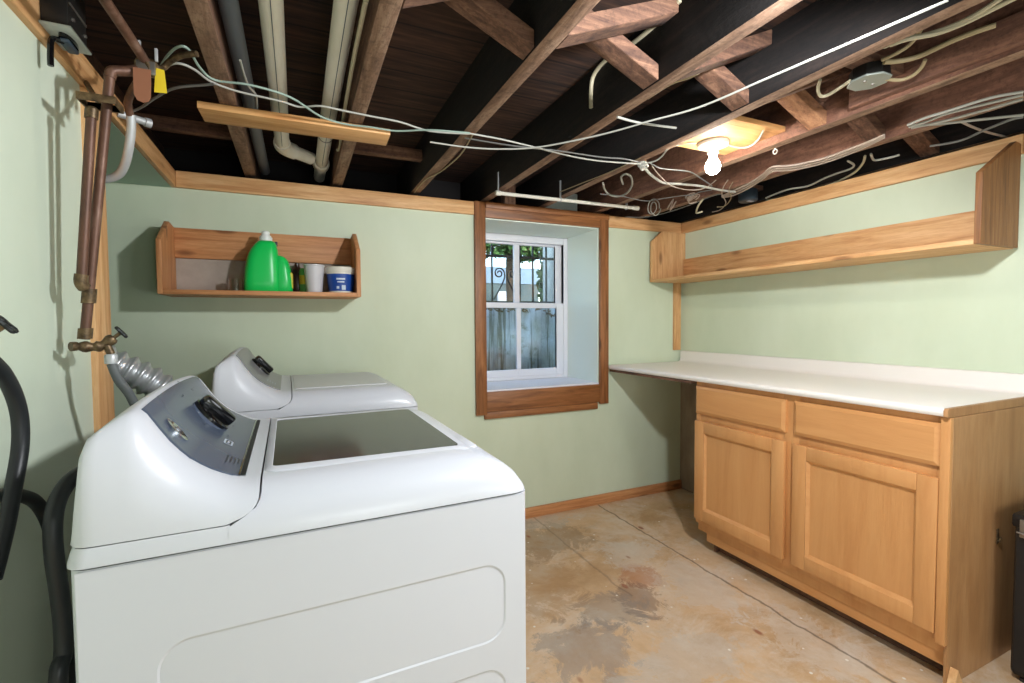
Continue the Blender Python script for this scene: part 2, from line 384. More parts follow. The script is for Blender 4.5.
# pine trim boards along the tops of the walls, corner strips, baseboard
structure(bx('trim_2', (.316, -.018, ZB), (1.722, -.0005, ZT), 'pine_x'))
structure(bx('trim_3', (2.644, -.018, ZB), (W-.02, -.0005, ZT), 'pine_x'))
structure(bx('trim_4', (.296, -4.35, ZB), (.315, -.0005, ZT), 'pine_y'))
structure(bx('trim_5', (W-.019, -1.735, ZB), (W-.0005, -.0005, ZT), 'pine_y'))
structure(bx('trim_9', (W-.019, -4.35, ZB), (W-.0005, -1.737, ZT), 'pine_y'))
structure(bx('trim_6', (3.202, -.017, .995), (3.262, -.0005, 1.468), 'pine_z'))
structure(bx('trim_7', (.225, -1.0, 0), (.313, -.885, 1.808), 'pine_z', bev=.003))
structure(bx('baseboard_back', (.4, -.016, 0), (W, -.0005, .062), 'shelf_pine'))
# dark pine casing round the window
cas = MB().box((1.724, -.022, .660), (1.790, -.0005, ZT+.004), .002).build('trim_8', 'casing_z'); structure(cas)
structure(MB().box((2.577, -.022, .664), (2.642, -.0005, ZT-.03), .002).build('casing_jamb', 'casing_z', cas))
structure(MB().box((1.7905, -.021, OZ1), (2.576, -.0005, ZT+.004), .002).box((1.7905, -.030, ZT-.03), (2.642, -.0005, ZT+.004), .002).build('casing_head', 'casing_x', cas))
structure(MB().box((1.7905, -.021, .676), (2.576, -.0005, OZ0+.002), .002).box((1.775, -.020, .634), (2.560, -.0005, .674), .002).build('casing_apron', 'casing_x', cas))

# ------------------------------------------------------------------ the window: frame, two sashes with panes, glass
fx0, fx1 = OX0+.005, OX1-.005
wn = MB()
wn.box((fx0, .372, OZ0+.012), (fx0+.034, .43, OZ1-.005), .003).box((fx1-.034, .372, OZ0+.012), (fx1, .43, OZ1-.005), .003)
wn.box((fx0+.034, .372, OZ1-.055), (fx1-.034, .43, OZ1-.005), .003).box((fx0+.034, .372, OZ0+.012), (fx1-.034, .45, OZ0+.035), .003)
win = structure(wn.build('window_1', 'window_white'))
def sash(name, x0, x1, z0, z1, y, st, tr, br, mun):
    mb = MB(); d = .026; xm = (x0+x1)/2
    mb.box((x0, y, z0), (x0+st, y+d, z1), .004).box((x1-st, y, z0), (x1, y+d, z1), .004)
    mb.box((x0+st, y, z1-tr), (x1-st, y+d, z1), .004).box((x0+st, y, z0), (x1-st, y+d, z0+br), .004)
    mb.box((xm-mun/2, y+.002, z0+br), (xm+mun/2, y+d-.002, z1-tr), .004)
    o = structure(mb.build(name, 'window_white', win))
    for a, b in ((x0+st, xm-mun/2), (xm+mun/2, x1-st)):
        structure(MB().box((a-.003, y+.011, z0+br-.003), (b+.003, y+.014, z1-tr+.003), 0).build('pane', 'pane', o))
sash('upper_sash', fx0+.034, fx1-.034, 1.300, OZ1-.055, .401, .052, .014, .034, .042)
sash('lower_sash', fx0+.034, fx1-.034, OZ0+.035, 1.332, .373, .058, .036, .048, .034)
lk = MB().box((2.17, .366, .845), (2.185, .373, .857), .002)
structure(lk.build('sash_lift', 'window_white', win))

# ------------------------------------------------------------------ outside the window
structure(bx('ground_outside', (.0, 1.25, 1.24), (9, 12, 1.30), 'soil', bev=0))
mb = MB(); rows = []
for zi in range(2):
    row = []
    for k in range(241):
        t = k/240; a = math.pi*(.0+t); wv = .017*math.sin(t*math.pi*2*17)
        px = 2.55 + (1.25+wv)*math.cos(math.pi-a); py = .43 + (.72+wv)*math.sin(a)
        row.append((px, py, (.55, 1.345)[zi]))
    rows.append(row)
mb.grid(rows)
ww = mb.build('window_well', 'corrugated', angle=80)
so = ww.modifiers.new('thickness', 'SOLIDIFY'); so.thickness = .004
tag(ww, 'weathered corrugated steel window well outside the basement window', 'window well')
structure(bx('well_floor', (1.0, .43, .50), (4.1, 1.3, .56), 'soil', bev=0))
mb = MB()
for k in range(260):
    t = random.uniform(.35, .8); a = math.pi*t
    px = 2.55+(1.22-random.uniform(0, .06))*math.cos(math.pi-a); py = .43+(.70-random.uniform(0, .05))*math.sin(a); pz = 1.335+random.uniform(-.055, .02)*(1.6 if t > .55 else .8)
    d = Vector((random.uniform(-1, 1), random.uniform(-1, 1), random.uniform(-.6, .6))).normalized()*.022; e = d.orthogonal().normalized()*.012
    p = Vector((px, py, pz)); mb.poly([p-d, p+e, p+d, p-e], [(0, 1, 2, 3)])
tag(mb.build('leaf_litter', 'moss'), 'brown leaf litter caught along the rim of the window well', 'leaf litter', kind='stuff')
# iron grille in front of the panes
gr = thing('security_grille', (2.25, .52, 1.34), 'black iron security grille with scrolls outside the upper window panes', 'grille')
for k, x in enumerate((1.83, 2.045, 2.26, 2.365, 2.475, 2.62)):
    MB().box((x-.006, .514, 1.30), (x+.006, .526, 1.80), .001).build('bar', 'iron', gr)
MB().box((1.78, .512, 1.655), (2.66, .528, 1.672), .001).build('rail', 'iron', gr)
MB().box((1.78, .512, 1.335), (2.66, .528, 1.350), .001).build('rail', 'iron', gr)
for sx in (-1, 1):
    pts = []
    cxs = 2.152
    for k in range(28):
        a = k/27*math.pi*3.0; r = .010+.030*(1-k/27)
        pts.append((cxs+sx*(.052+r*math.cos(a+math.pi)), .521, 1.545+r*math.sin(a)))
    pts = [(cxs+sx*.095, .521, 1.36), (cxs+sx*.045, .521, 1.44), (cxs+sx*.012, .521, 1.51)]+pts
    MB().tube(pts, .005, 6, smooth=2).build('scroll', 'iron', gr)
# neighbour's house, shrub and tree beyond
hs = thing('house', (5.5, 7.0, 1.3), 'pale blue house seen beyond the window grille', 'house')
MB().box((2.6, 6.6, 2.02), (5.6, 9, 2.36), 0).build('siding', 'siding', hs)
MB().box((2.6, 6.62, 1.3), (5.6, 9, 2.02), 0).build('stone_base', 'siding_dark', hs)
MB().box((4.62, 6.56, 1.52), (4.86, 6.62, 1.85), .01).build('basement_window', 'window_white', hs)
fn = thing('garden_fence', (5.4, 3.2, 1.3), 'pale grey board fence standing at the right beyond the grille', 'fence')
mb = MB()
for k in range(12): mb.box((3.62+k*.142, 2.7+k*.02, 1.3), (3.75+k*.142, 2.72+k*.02, 2.9), .003)
mb.build('boards', 'fence_grey', fn)
def leaves(name, label, cat, blobs, n, size):
    mb = MB()
    for _ in range(n):
        c, r = random.choice(blobs); d = Vector((random.gauss(0, 1), random.gauss(0, 1), random.gauss(0, 1))).normalized()*(random.random()**.4)
        p = Vector(c)+Vector((d.x*r[0], d.y*r[1], d.z*r[2])); u = Vector((random.uniform(-1, 1), random.uniform(-1, 1), random.uniform(-1, .3))).normalized()*size*random.uniform(.6, 1.3); w = u.orthogonal().normalized()*size*.5
        mb.poly([p-u, p+w, p+u, p-w], [(0, 1, 2, 3)])
    return mb
tr = thing('tree', (4.0, 4.6, 1.3), 'leafy green tree behind the window grille', 'tree')
MB().tube([(4.05, 4.6, 1.3), (4.0, 4.55, 2.2), (4.1, 4.6, 3.2)], lambda t: .09-.03*t, 10, smooth=4).build('trunk', 'bark', tr)
leaves('f', '', '', [((3.5, 4.4, 2.55), (.55, .4, .36)), ((4.25, 4.5, 2.55), (.55, .4, .38)), ((4.9, 4.4, 2.4), (.5, .3, .45)), ((3.4, 4.3, 3.1), (1.0, .6, .6)), ((4.6, 4.5, 3.1), (1.1, .6, .6)), ((5.0, 4.9, 1.9), (.3, .3, .5))], 6000, .075).build('foliage', 'leaf', tr)
sh = thing('shrub', (3.3, 2.6, 1.3), 'low green shrub growing just outside the window well', 'shrub')
MB().tube([(4.35, 2.45, 1.3), (4.35, 2.45, 1.6)], .02, 6).build('stem', 'bark', sh)
leaves('f', '', '', [((3.95, 2.4, 1.9), (.16, .2, .5)), ((4.45, 2.5, 2.0), (.16, .2, .65))], 700, .045).build('foliage', 'leaf', sh)

# ------------------------------------------------------------------ ceiling joists, struts, blocks
ords = ['dark old joist at far left, mostly hidden above the left wall trim', 'first full wooden joist from the left, beside the dark grey pipe', 'old wooden joist with a cream pipe and white cable along its left side',
        'dark wooden joist reaching the back wall just left of the window', 'dark wooden joist over the left half of the window and the rod end', 'dark wooden joist directly left of the lit bulb',
        'brown wooden joist right of the lit bulb, behind the octagonal box', 'reddish wooden joist with the pale cable bundle stapled on it', 'last wooden joist on the right, resting above the right wall trim']
JX = [.150, .583, .972, 1.367, 1.775, 2.150, 2.545, 2.905, 3.295]
JM = ['old_y', 'old_y', 'old_y', 'old_dark', 'old_dark', 'old_dark', 'old_red_lit', 'old_red_lit', 'old_dark']
for i, x in enumerate(JX):
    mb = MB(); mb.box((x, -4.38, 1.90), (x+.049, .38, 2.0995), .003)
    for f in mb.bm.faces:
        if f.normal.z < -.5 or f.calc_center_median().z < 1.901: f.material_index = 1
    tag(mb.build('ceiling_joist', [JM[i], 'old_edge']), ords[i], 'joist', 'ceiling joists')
def strut(i, up, y, label, mat='old_x'):
    """herring-bone strut between joist i and i+1; up: rises to the right"""
    xa, xb = JX[i]+.051, JX[i+1]-.002
    za, zb = (1.925, 2.072) if up else (2.072, 1.925)
    a, b = Vector((xa, y, za)), Vector((xb, y, zb)); d = (b-a).normalized(); nrm = Vector((-d.z, 0, d.x)); h = .021
    o = [(xa, za-h/d.x*1.0), (xb, zb-h/d.x), (xb, zb+h/d.x), (xa, za+h/d.x)]
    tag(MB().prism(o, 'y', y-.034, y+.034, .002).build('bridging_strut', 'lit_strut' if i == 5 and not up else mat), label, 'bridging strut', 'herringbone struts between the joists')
gaps = ['between the cream pipes joist and the next', 'in the bay just left of the window', 'in the bay above the window', 'in the bay left of the lit bulb', 'in the bay of the octagonal box', 'in the bay of the pale cable bundle', 'in the last bay by the right wall']
for k, i in enumerate(range(1, 8)):
    if i == 1: continue          # the pipes fill that bay
    strut(i, True, -1.515, 'old wooden strut rising to the right '+gaps[k-0 if k else 0], 'old_x')
    strut(i, False, -1.435, 'old wooden strut falling to the right '+gaps[k], 'old_x')
for (x0, x1, y, z0, lab) in [(.200, .582, -.22, 1.985, 'brown block across the corner bay above the left wall trim'), (.633, .684, -.22, 1.985, None), (1.023, 1.365, -.26, 1.985, 'brown block across the bay right of the cream pipes')]:
    if lab: tag(bx('blocking_board', (x0, y-.02, z0), (x1, y+.02, z0+.05), 'old_x', bev=.003), lab, 'blocking board')
tag(bx('blocking_board', (1.93, .02, 1.864), (2.0, .2, 2.03), 'old_z', bev=.003), 'short brown upright block on the wall top behind the white rod', 'blocking board')
tag(MB().box((.524, -.805, 1.876), (1.118, -.690, 1.898), .002, rot=(-.03, 'Z')).build('nailer_board', 'nailer'), 'bare orange pine board nailed flat under the first two joists', 'board')
tag(bx('back_panel_board', (2.225, .16, 1.864), (2.52, .18, 2.05), 'box_plate'), 'whitish board closing the joist bay above the window behind the rod', 'board')
tag(bx('scab_board', (2.512, -2.05, 1.912), (2.5445, -1.56, 1.99), 'old_red_lit', bev=.003), 'short reddish board fixed to the joist face beside the octagonal box', 'board')
tag(bx('mounting_board', (2.202, -1.31, 1.932), (2.543, -1.02, 1.952), 'nailer'), 'bare pine board between two joists that holds the lamp base', 'board')
# ------------------------------------------------------------------ appliances
PROF = [(-.364, .887), (-.357, .955), (-.350, 1.012), (-.343, 1.034), (-.330, 1.046), (-.314, 1.058), (-.304, 1.064), (-.296, 1.064), (-.286, 1.054), (-.272, 1.031), (-.257, 1.008), (-.244, .992), (-.231, .978), (-.215, .966), (-.200, .956), (-.185, .948), (-.172, .942), (-.160, .939), (-.150, .938), (-.138, .937), (-.128, .937)]
DECK = [(-.125, .937), (-.08, .936), (0, .936), (.12, .936), (.20, .936), (.230, .935), (.262, .929), (.290, .919), (.312, .906), (.328, .892), (.338, .878), (.342, .866), (.343, .862)]
def interp(prof, x):
    for (a, za), (b, zb) in zip(prof, prof[1:]):
        if a <= x <= b: return za+(zb-za)*(x-a)/(b-a)
    return prof[-1][1]
def crown(x, y):
    k = max(0, min(1, (-.15-x)/.12)); return .013*k*(1-(y/.3)**2)
def section(x, zt, z0, hw, inset, dz=0.0, n=11):
    pts = []
    # plan corners are rounded at the back and at the front
    for lim, r in ((-.335, .03), (.313, .03)):
        d = (lim-x)/r if lim < 0 else (x-lim)/r
        if d > 0: hw -= r*(1-math.sqrt(max(0, 1-min(1, d)**2)))
    bend = .045*max(0, min(1, (x+.24)/.10))*(1 if x < -.10 else 0)   # the seam between console and deck sweeps back near its foot
    half = []
    for k in range(n):
        a = k/(n-1)*math.pi/2; f = math.sin(a)
        fz = max(0, (z0+(zt-z0)*f-.888-dz)/max(1e-4, zt-.888-dz))
        half.append((x-bend*(1-fz)**4, -hw+inset*(1-math.cos(a)), z0+(zt-z0)*f))
    mid = []
    for k in range(1, 10):
        y = -hw+inset+(2*(hw-inset))*k/10; mid.append((x, y, zt+crown(x, y)))
    return half+mid+[(a, -b, c) for a, b, c in reversed(half)]
def surf(x, y, lift=0.0, dz=0.0):
    z = interp(PROF if x < -.1265 else DECK, x)
    e = .004; s = (interp(PROF+DECK, x+e)-interp(PROF+DECK, x-e))/(2*e); L = math.hypot(1, s)
    return (x - s/L*lift, y, z+dz+crown(x, y)+lift/L)
def rrect(x0, x1, z0, z1, r, n=6):
    out = []
    for cx, cz, a0 in ((x1-r, z1-r, 0), (x0+r, z1-r, 90), (x0+r, z0+r, 180), (x1-r, z0+r, 270)):
        for k in range(n+1):
            a = math.radians(a0+90*k/n); out.append((cx+r*math.cos(a), cz+r*math.sin(a)))
    return out
def appliance(name, loc, rz, label, cat, dz, dryer):
    t = thing(name, loc, label, cat, None, rz); L = dict(local=True)
    body = MB()
    kx = 1.016 if not dryer else .87
    F = .343*kx                                          # front of the case
    body.prism(rrect(-.362, F-.001, -.35, .35, .022), 'z', .025, .858+dz)
    body = body.build('cabinet', 'white_enamel', t, **L)
    # pressed rounded rectangles in the side sheet
    for sy in (-1, 1):
        m = MB(); bm = m.bm; X0, X1 = -.352, (F-.012)
        outer = [(X0, .03), (X1, .03), (X1, .856+dz), (X0, .856+dz)]
        def lp_(pts, y): return [bm.verts.new((p[0], y, p[1])) for p in pts]
        def ed_(vs): return [bm.edges.new((vs[i], vs[(i+1) % len(vs)])) for i in range(len(vs))]
        eds = ed_(lp_(outer, sy*.3518))
        for z0, z1 in ((.575+dz, .730+dz), (.30+dz, .522+dz)):
            o_ = rrect(-.265, .290*kx, z0, z1, .045, 8); i_ = rrect(-.2615, .290*kx-.0035, z0+.0035, z1-.0035, .0415, 8)
            vo = lp_(o_, sy*.3518); vi = lp_(i_, sy*.3503); eds += ed_(vo)
            for k in range(len(vo)): bm.faces.new([vo[k], vo[(k+1) % len(vo)], vi[(k+1) % len(vi)], vi[k]])
        bmesh.ops.triangle_fill(bm, edges=eds, use_beauty=True)
        m.build('side_sheet', 'white_enamel', body, angle=12, **L)
    for sx in (-1, 1):
        for sy in (-1, 1):
            MB().lathe([(.022, 0), (.024, .006), (.012, .012), (.012, .03)], (sx*.24-.02, sy*.3, 0), seg=14).build('foot', 'rubber', t, **L)
    # deck: band all round plus the top in front of the console
    dk = MB(); bl = lambda e, z: [(a, b, z) for a, b in [(-.168, -.352+e)] + list(reversed([p for p in rrect(-.367+e, 0, -.352+e, .352-e, .026) if p[0] < -.2])) + [(-.168, .352-e)]]
    bl2 = lambda e, z: sorted(bl(e, z)[1:-1], key=lambda p: math.atan2(p[1], p[0]+.25) % (2*math.pi))
    ring_ = lambda e, z: [(-.168, .352-e, z)] + bl2(e, z) + [(-.168, -.352+e, z)]
    dk.grid([ring_(.0, .8605+dz), ring_(.0006, .866+dz), ring_(.0025, .876+dz), ring_(.0056, .8865+dz), ring_(.03, .8868+dz)])
    dk.grid([[(p[0]*(kx if p[0] > 0 else 1), p[1], p[2]) for p in section(x, z+dz, .8605+dz, .352, .085 if x < .2 else .085-(x-.2)*.22, dz)] for x, z in DECK], close=True)
    deck = dk.build('deck', 'white_enamel', t, angle=50, **L)
    cs = MB(); cs.grid([section(x, z+dz, .888+dz, .3465, .022+.0575*min(1, max(0, (x+.350)/.05)), dz) for x, z in PROF], close=True)
    con = cs.build('console', 'white_plastic', t, angle=50, **L)
    # control panel follows the scooped console face
    xs = [-.292+(.130)*k/18 for k in range(19)]; ys = [-.266+.510*k/20 for k in range(21)]
    top = [[Vector(surf(x, y*(1-.03*max(0, (-.2-x)/.08)), .0018, dz)) for y in ys] for x in xs]
    low = [[Vector(surf(x, y*(1-.03*max(0, (-.2-x)/.08)), -.003, dz)) for y in ys] for x in xs]
    pm = MB(); pm.grid(top)
    edge = lambda g: g[0]+[r[-1] for r in g[1:]]+list(reversed(g[-1][:-1]))+[r[0] for r in reversed(g[1:-1])]
    e1, e2 = edge(top), edge(low); pm.grid([e1+[e1[0]], e2+[e2[0]]])
    pan = pm.build('control_panel', 'panel_grey' if dryer else 'panel_blue', con, **L)
    if not dryer:
        bar = MB(); bar.grid([[surf(x, y, l, dz) for y in ys] for x, l in ((-.1625, -.002), (-.1620, .003), (-.1600, .003), (-.1595, -.002))])
        bar.build('chrome_edge', 'chrome', con, **L)
        bar = MB(); bar.grid([[surf(x, y, l, dz) for y in ys] for x, l in ((-.1595, -.002), (-.1590, .0022), (-.1515, .0022), (-.1510, -.002))])
        bar.build('dark_gap_strip', 'dark_gap', con, **L)
    # dial on the panel
    dx, dy = (-.238, .02)
    c = Vector(surf(dx, dy, .001, dz)); e = Vector(surf(dx+.01, dy, .001, dz))-Vector(surf(dx-.01, dy, .001, dz)); nrm = Vector((-e.z, 0, e.x)).normalized(); e.normalize()
    dial = MB().lathe([(.056, -.012), (.056, .001), (.050, .004), (.040, .004)], c, nrm, 36).build('dial_ring', 'panel_blue' if not dryer else 'panel_grey', con, **L)
    kn = MB().lathe([(.044, .002), (.043, .010), (.039, .013)], c, nrm, 36)
    R = Matrix((e, (0, 1, 0), nrm)).transposed() @ Matrix.Rotation(math.radians(18), 3, 'Z')
    kb = MB().box((-.040, -.014, .008), (.040, .014, .034), .007)
    for v in kb.bm.verts: v.co = c + R @ v.co
    kn.build('dial', 'gloss_black', con, **L); kb.build('dial_grip', 'gloss_black', con, **L)
    def mark(x, y, lx, ly, nm, mat, h=.0012, base=.0016):
        m = MB(); m.grid([[surf(x+lx*(a-.5), y+ly*(b-.5), base+(h if (a in (0, 1)) is False or True else 0), dz) for b in (0, .5, 1)] for a in (0, .5, 1)])
        return m.build(nm, mat, pan, **L)
    if not dryer:
        ob = MB(); c2 = Vector(surf(-.258, -.215, .0015, dz))
        e = Vector(surf(-.248, -.215, 0, dz))-Vector(surf(-.268, -.215, 0, dz)); nr = Vector((-e.z, 0, e.x)).normalized()
        e.normalize()
        rg = [[c2+(e*math.cos(2*math.pi*k/28)*r*1.35+Vector((0, 1, 0))*math.sin(2*math.pi*k/28)*r*.8)+nr*h for k in range(29)] for r, h in ((.018, -.004), (.018, .004), (.013, .005), (.011, .0025), (.001, .0025))]
        ob.grid(rg)
        ob.build('start_button', 'chrome', pan, **L)
        for k, (x, y, lx, ly) in enumerate([(-.188, -.085, .003, .03), (-.200, -.085, .003, .03), (-.194, -.1, .012, .003), (-.194, -.07, .012, .003), (-.194, -.085, .003, .016)]):
            mark(x, y, lx, ly, 'logo_stroke', 'print_light')
        for k in range(5): mark(-.186+.006*k, -.19+.004*(k % 2), .002, .045-.004*k, 'printed_line', 'print_dark')
        for k in range(7):
            a = math.pi*(.25+1.5*k/6); mark(dx+.055*math.cos(a), dy+.078*math.sin(a), .002, .007, 'setting_mark', 'print_dark')
    else:
        for k in range(4): mark(-.205+.008*k, -.16, .002, .05, 'printed_line', 'print_light')
    if not dryer:
        # lid with smoked glass
        top = .936+dz
        fr = MB(); o = rrect(-.1235, .262, -.258, .258, .02); i = rrect(-.110, .240, -.232, .232, .012)
        def lp(l, z): return [(a, b, z(a)) for a, b in l]+[(l[0][0], l[0][1], z(l[0][0]))]
        fz = lambda h: (lambda x: top+h-(.02*max(0, (x-.2)/.06)**1.5 if x > .2 else 0)*.35)
        fr.grid([lp(o, fz(-.004)), lp(o, fz(.0012)), lp([(a*.985, b*.985) for a, b in o], fz(.0032)), lp([(a*1.014, b*1.014) for a, b in i], fz(.0045)), lp(i, fz(.001)), lp(i, fz(-.004))])
        lid = fr.build('lid', 'white_plastic', t, **L)
        MB().prism(rrect(-.112, .242, -.234, .234, .012), 'z', top-.003, top+.0025).build('lid_glass', 'smoked_glass', lid, **L)
        MB().box((.268, -.21, top-.016), (.292, -.10, top-.0095), .003).build('lid_handle', 'white_plastic', lid, **L)
    else:
        top = .936+dz
        MB().prism(rrect(-.118, .205, -.235, .235, .012), 'z', top-.004, top+.0025, .001).build('top_inset', 'dryer_inset', deck, **L)
    return t
appliance('washing_machine', (.853, -1.398, 0), math.radians(1.0), 'white top-loading washing machine with dark glass lid and blue-grey control panel', 'washing machine', 0, False)
appliance('clothes_dryer', (.893, -.505, 0), math.radians(1.0), 'white clothes dryer with grey panel standing behind the washing machine', 'dryer', .030, True)

# ------------------------------------------------------------------ base cabinet and worktop on the right
cab = thing('base_cabinet', (2.97, -1.27, 0), 'maple base cabinet with two drawers and two doors under the white worktop', 'cabinet')
MB().box((2.70, -1.788, .10), (3.27, -.735, .884), .001).build('carcass', 'cab_z', cab)
ff = MB()
for y0, y1 in ((-1.788, -1.758), (-1.292, -1.222), (-.765, -.735)): ff.box((2.681, y0, .145), (2.700, y1, .884), .001)
for z0, z1 in ((.145, .190), (.672, .735), (.850, .884)):
    for y0, y1 in ((-1.758, -1.292), (-1.222, -.765)): ff.box((2.681, y0, z0), (2.700, y1, z1), .001)
ff.build('face_frame', 'cab_z', cab)
def panel_front(name, y0, y1, z0, z1, mat, door):
    mb = MB(); x0, x1 = 2.660, 2.6805
    if door:
        s = .058
        mb.box((x0, y0, z0), (x1, y0+s, z1), .003).box((x0, y1-s, z0), (x1, y1, z1), .003)
        mb.box((x0, y0+s, z0), (x1, y1-s, z0+s), .003).box((x0, y0+s, z1-s), (x1, y1-s, z1), .003)
        o = mb.build(name, 'cab_z', cab)
        # bevelled inner lip and flat centre panel
        a = [(y0+s-.002, z0+s-.002), (y1-s+.002, z0+s-.002), (y1-s+.002, z1-s+.002), (y0+s-.002, z1-s+.002)]
        b = [(y0+s+.012, z0+s+.012), (y1-s-.012, z0+s+.012), (y1-s-.012, z1-s-.012), (y0+s+.012, z1-s-.012)]
        lm = MB(); lm.grid([[(x0+.0015, *p) for p in a+a[:1]], [(x0+.014, *p) for p in b+b[:1]]]); lm.build('inner_moulding', 'cab_x', o)
        MB().box((x0+.0135, y0+s-.003, z0+s-.003), (x0+.018, y1-s+.003, z1-s+.003), 0).build('centre_panel', 'cab_z', o)
    else:
        o2 = [(y0, z0), (y1, z0), (y1, z1), (y0, z1)]; i2 = [(y0+.014, z0+.014), (y1-.014, z0+.014), (y1-.014, z1-.014), (y0+.014, z1-.014)]
        mb.grid([[(x1, *p) for p in o2+o2[:1]], [(x0+.009, *p) for p in o2+o2[:1]], [(x0+.002, *p) for p in i2+i2[:1]]])
        mb.poly([(x0+.002, *p) for p in i2], [(0, 1, 2, 3)])
        mb.poly([(x1, *p) for p in o2], [(0, 1, 2, 3)])
        o = mb.build(name, 'cab_y', cab, angle=20)
    return o
for y0, y1 in ((-1.238, -.742), (-1.770, -1.276)):
    panel_front('drawer_front', y0, y1, .722, .862, 'cab_y', False)
    panel_front('door', y0, y1, .172, .684, 'cab_z', True)
MB().box((2.706, -1.788, .056), (2.720, -.785, .1445), .001).build('toe_kick', 'cab_y', cab)
MB().box((2.765, -1.788, .0), (2.785, -.80, .0995), .001).box((2.742, -.815, 0), (3.25, -.80, .10), .001).build('plinth', 'old_y', cab)
e = MB().prism([(2.681, .0), (3.275, .0), (3.275, .884), (2.681, .884)], 'y', -1.798, -1.7885, .001).build('end_panel', 'panel_z', cab)
MB().box((2.662, -1.798, .145), (2.6805, -1.7725, .884), .001).build('front_stile', 'cab_z', cab)
MB().prism([(2.672, 0), (2.74, 0), (2.70, .07)], 'y', -1.82, -1.799).build('corner_scrap', 'pine_z', cab)
hk = MB().tube([(2.985, -1.799, .43), (2.985, -1.806, .43), (2.985, -1.808, .445)], .003, 6).box((2.978, -1.802, .42), (2.992, -1.7985, .47), .001)
tag(hk.build('wall_hook', 'brass'), 'small brown metal catch screwed to the cabinet end panel', 'hook')

ct = thing('worktop', (2.96, -.9, .885), 'long white laminate worktop with upstand running to the back wall', 'worktop')
prof = [(2.662, .886), (2.650, .889), (2.645, .897), (2.645, .905), (2.650, .912), (2.660, .915), (3.235, .915), (3.245, .917), (3.253, .924), (3.257, .935), (3.257, .982), (3.260, .988), (3.2785, .990), (3.2785, .886)]
MB().prism(prof, 'y', -1.785, -.0175).build('top', 'laminate', ct)
ep = [(2.646, .888), (2.646, .906), (2.652, .9145), (3.278, .9145), (3.278, .886), (2.662, .886)]
MB().prism(ep, 'y', -1.797, -1.7855).build('end_strip', 'panel_z', ct)
MB().prism([(2.652, .886), (2.70, .886), (2.70, .872), (2.652, .872)], 'y', -.72, -.0175).build('front_batten', 'old_y', ct)

# ------------------------------------------------------------------ long shelf on the right wall
sh = thing('wall_shelf', (3.13, -.87, 1.462), 'long pine shelf with clipped end boards on the right wall', 'shelf')
FX, BX = 2.982, W-.0005
def side(a, b, name, mat):
    MB().prism([(FX, 1.462), (BX, 1.462), (BX, 1.829 if a < -1 else 1.808), (BX-.062 if a < -1 else FX+.085, 1.843 if a < -1 else 1.808), (FX, 1.722 if a < -1 else 1.735)], 'y', a, b, .0015).build(name, mat, sh)
side(-.038, -.018, 'end_board', 'pine_z'); 
def side_r():
    MB().prism([(FX, 1.462), (W-.0205, 1.462), (W-.0205, 1.846), (W-.06, 1.850), (FX, 1.712)], 'y', -1.732, -1.7125, .0015).build('end_board', 'panel_dark_z', sh)
side_r()
MB().box((FX, -1.7120, 1.462), (BX, -.0385, 1.480), .001).build('shelf_board', 'pine_y', sh)
MB().box((W-.019, -1.7120, 1.481), (BX, -.0385, 1.628), .001).build('back_board', 'pine_y', sh)

# ------------------------------------------------------------------ small shelf on the back wall with its jug, cups and tub
s2 = thing('wall_shelf', (.68, -.125, 1.322), 'short pine shelf box on the back wall holding the green jug', 'shelf')
for a, b in ((.284, .303), (1.052, 1.071)):
    MB().prism([(-.0005, 1.322), (-.0005, 1.632), (-.105, 1.640), (-.25, 1.540), (-.25, 1.322)], 'x', a, b, .0015).build('side_board', 'shelf_pine_z', s2)
MB().box((.3035, -.25, 1.322), (1.0515, -.0005, 1.341), .001).build('shelf_board', 'shelf_pine', s2)
MB().box((.3035, -.020, 1.497), (1.0515, -.0005, 1.630), .001).build('back_board', 'shelf_pine', s2)
MB().box((.3035, -.006, 1.3415), (1.0515, -.0005, 1.4965), 0).build('grey_back', 'grey_board', s2)
ZS = 1.3412
jg = thing('detergent_jug', (.665, -.13, ZS), 'bright green plastic detergent jug with white cap on the small shelf', 'jug')
# jug body: big reservoir, stepped shoulder with handle hollow on the right
bo = MB()
levels = [(0, .584, .724, .052), (.004, .579, .729, .056), (.05, .581, .728, .057), (.10, .586, .726, .056), (.14, .592, .724, .054), (.17, .600, .722, .052), (.195, .612, .720, .048), (.215, .626, .716, .043), (.228, .638, .710, .036), (.233, .648, .702, .028)]
rows = []
for h, x0, x1, d in levels:
    r = []
    for k in range(33):
        a = 2*math.pi*k/32; c, s_ = math.cos(a), math.sin(a); p = .6
        r.append(((x0+x1)/2+(x1-x0)/2*math.copysign(abs(c)**p, c), -.13+d*math.copysign(abs(s_)**p, s_), ZS+h))
    rows.append(r)
bo.grid(rows, close=True); body = bo.build('body', 'jug', jg, angle=60)
hd = MB(); hl = [(.002, .700, .776, .040), (.008, .700, .780, .044), (.06, .700, .778, .044), (.11, .702, .772, .042), (.145, .704, .764, .039), (.160, .704, .752, .034), (.168, .706, .738, .026)]
hd.grid([[((a+b)/2+(b-a)/2*math.copysign(abs(math.cos(t))**.7, math.cos(t)), -.13+d*math.copysign(abs(math.sin(t))**.7, math.sin(t)), ZS+h) for t in [2*math.pi*k/28 for k in range(29)]] for h, a, b, d in hl], close=True)
hd.build('handle', 'jug', jg)
MB().lathe([(.027, .242), (.027, .262), (.023, .264), (.023, .268), (.017, .272), (.017, .285), (.012, .290)], (.672, -.13, ZS-.011), seg=24).build('cap', 'cap_white', jg)
MB().box((.706, -.137, ZS+.212), (.720, -.122, ZS+.234), .004).build('vent_cap', 'print_dark', jg)
MB().box((.760, -.158, ZS+.015), (.7815, -.105, ZS+.095), .010).build('label_edge', 'jug_label', jg)
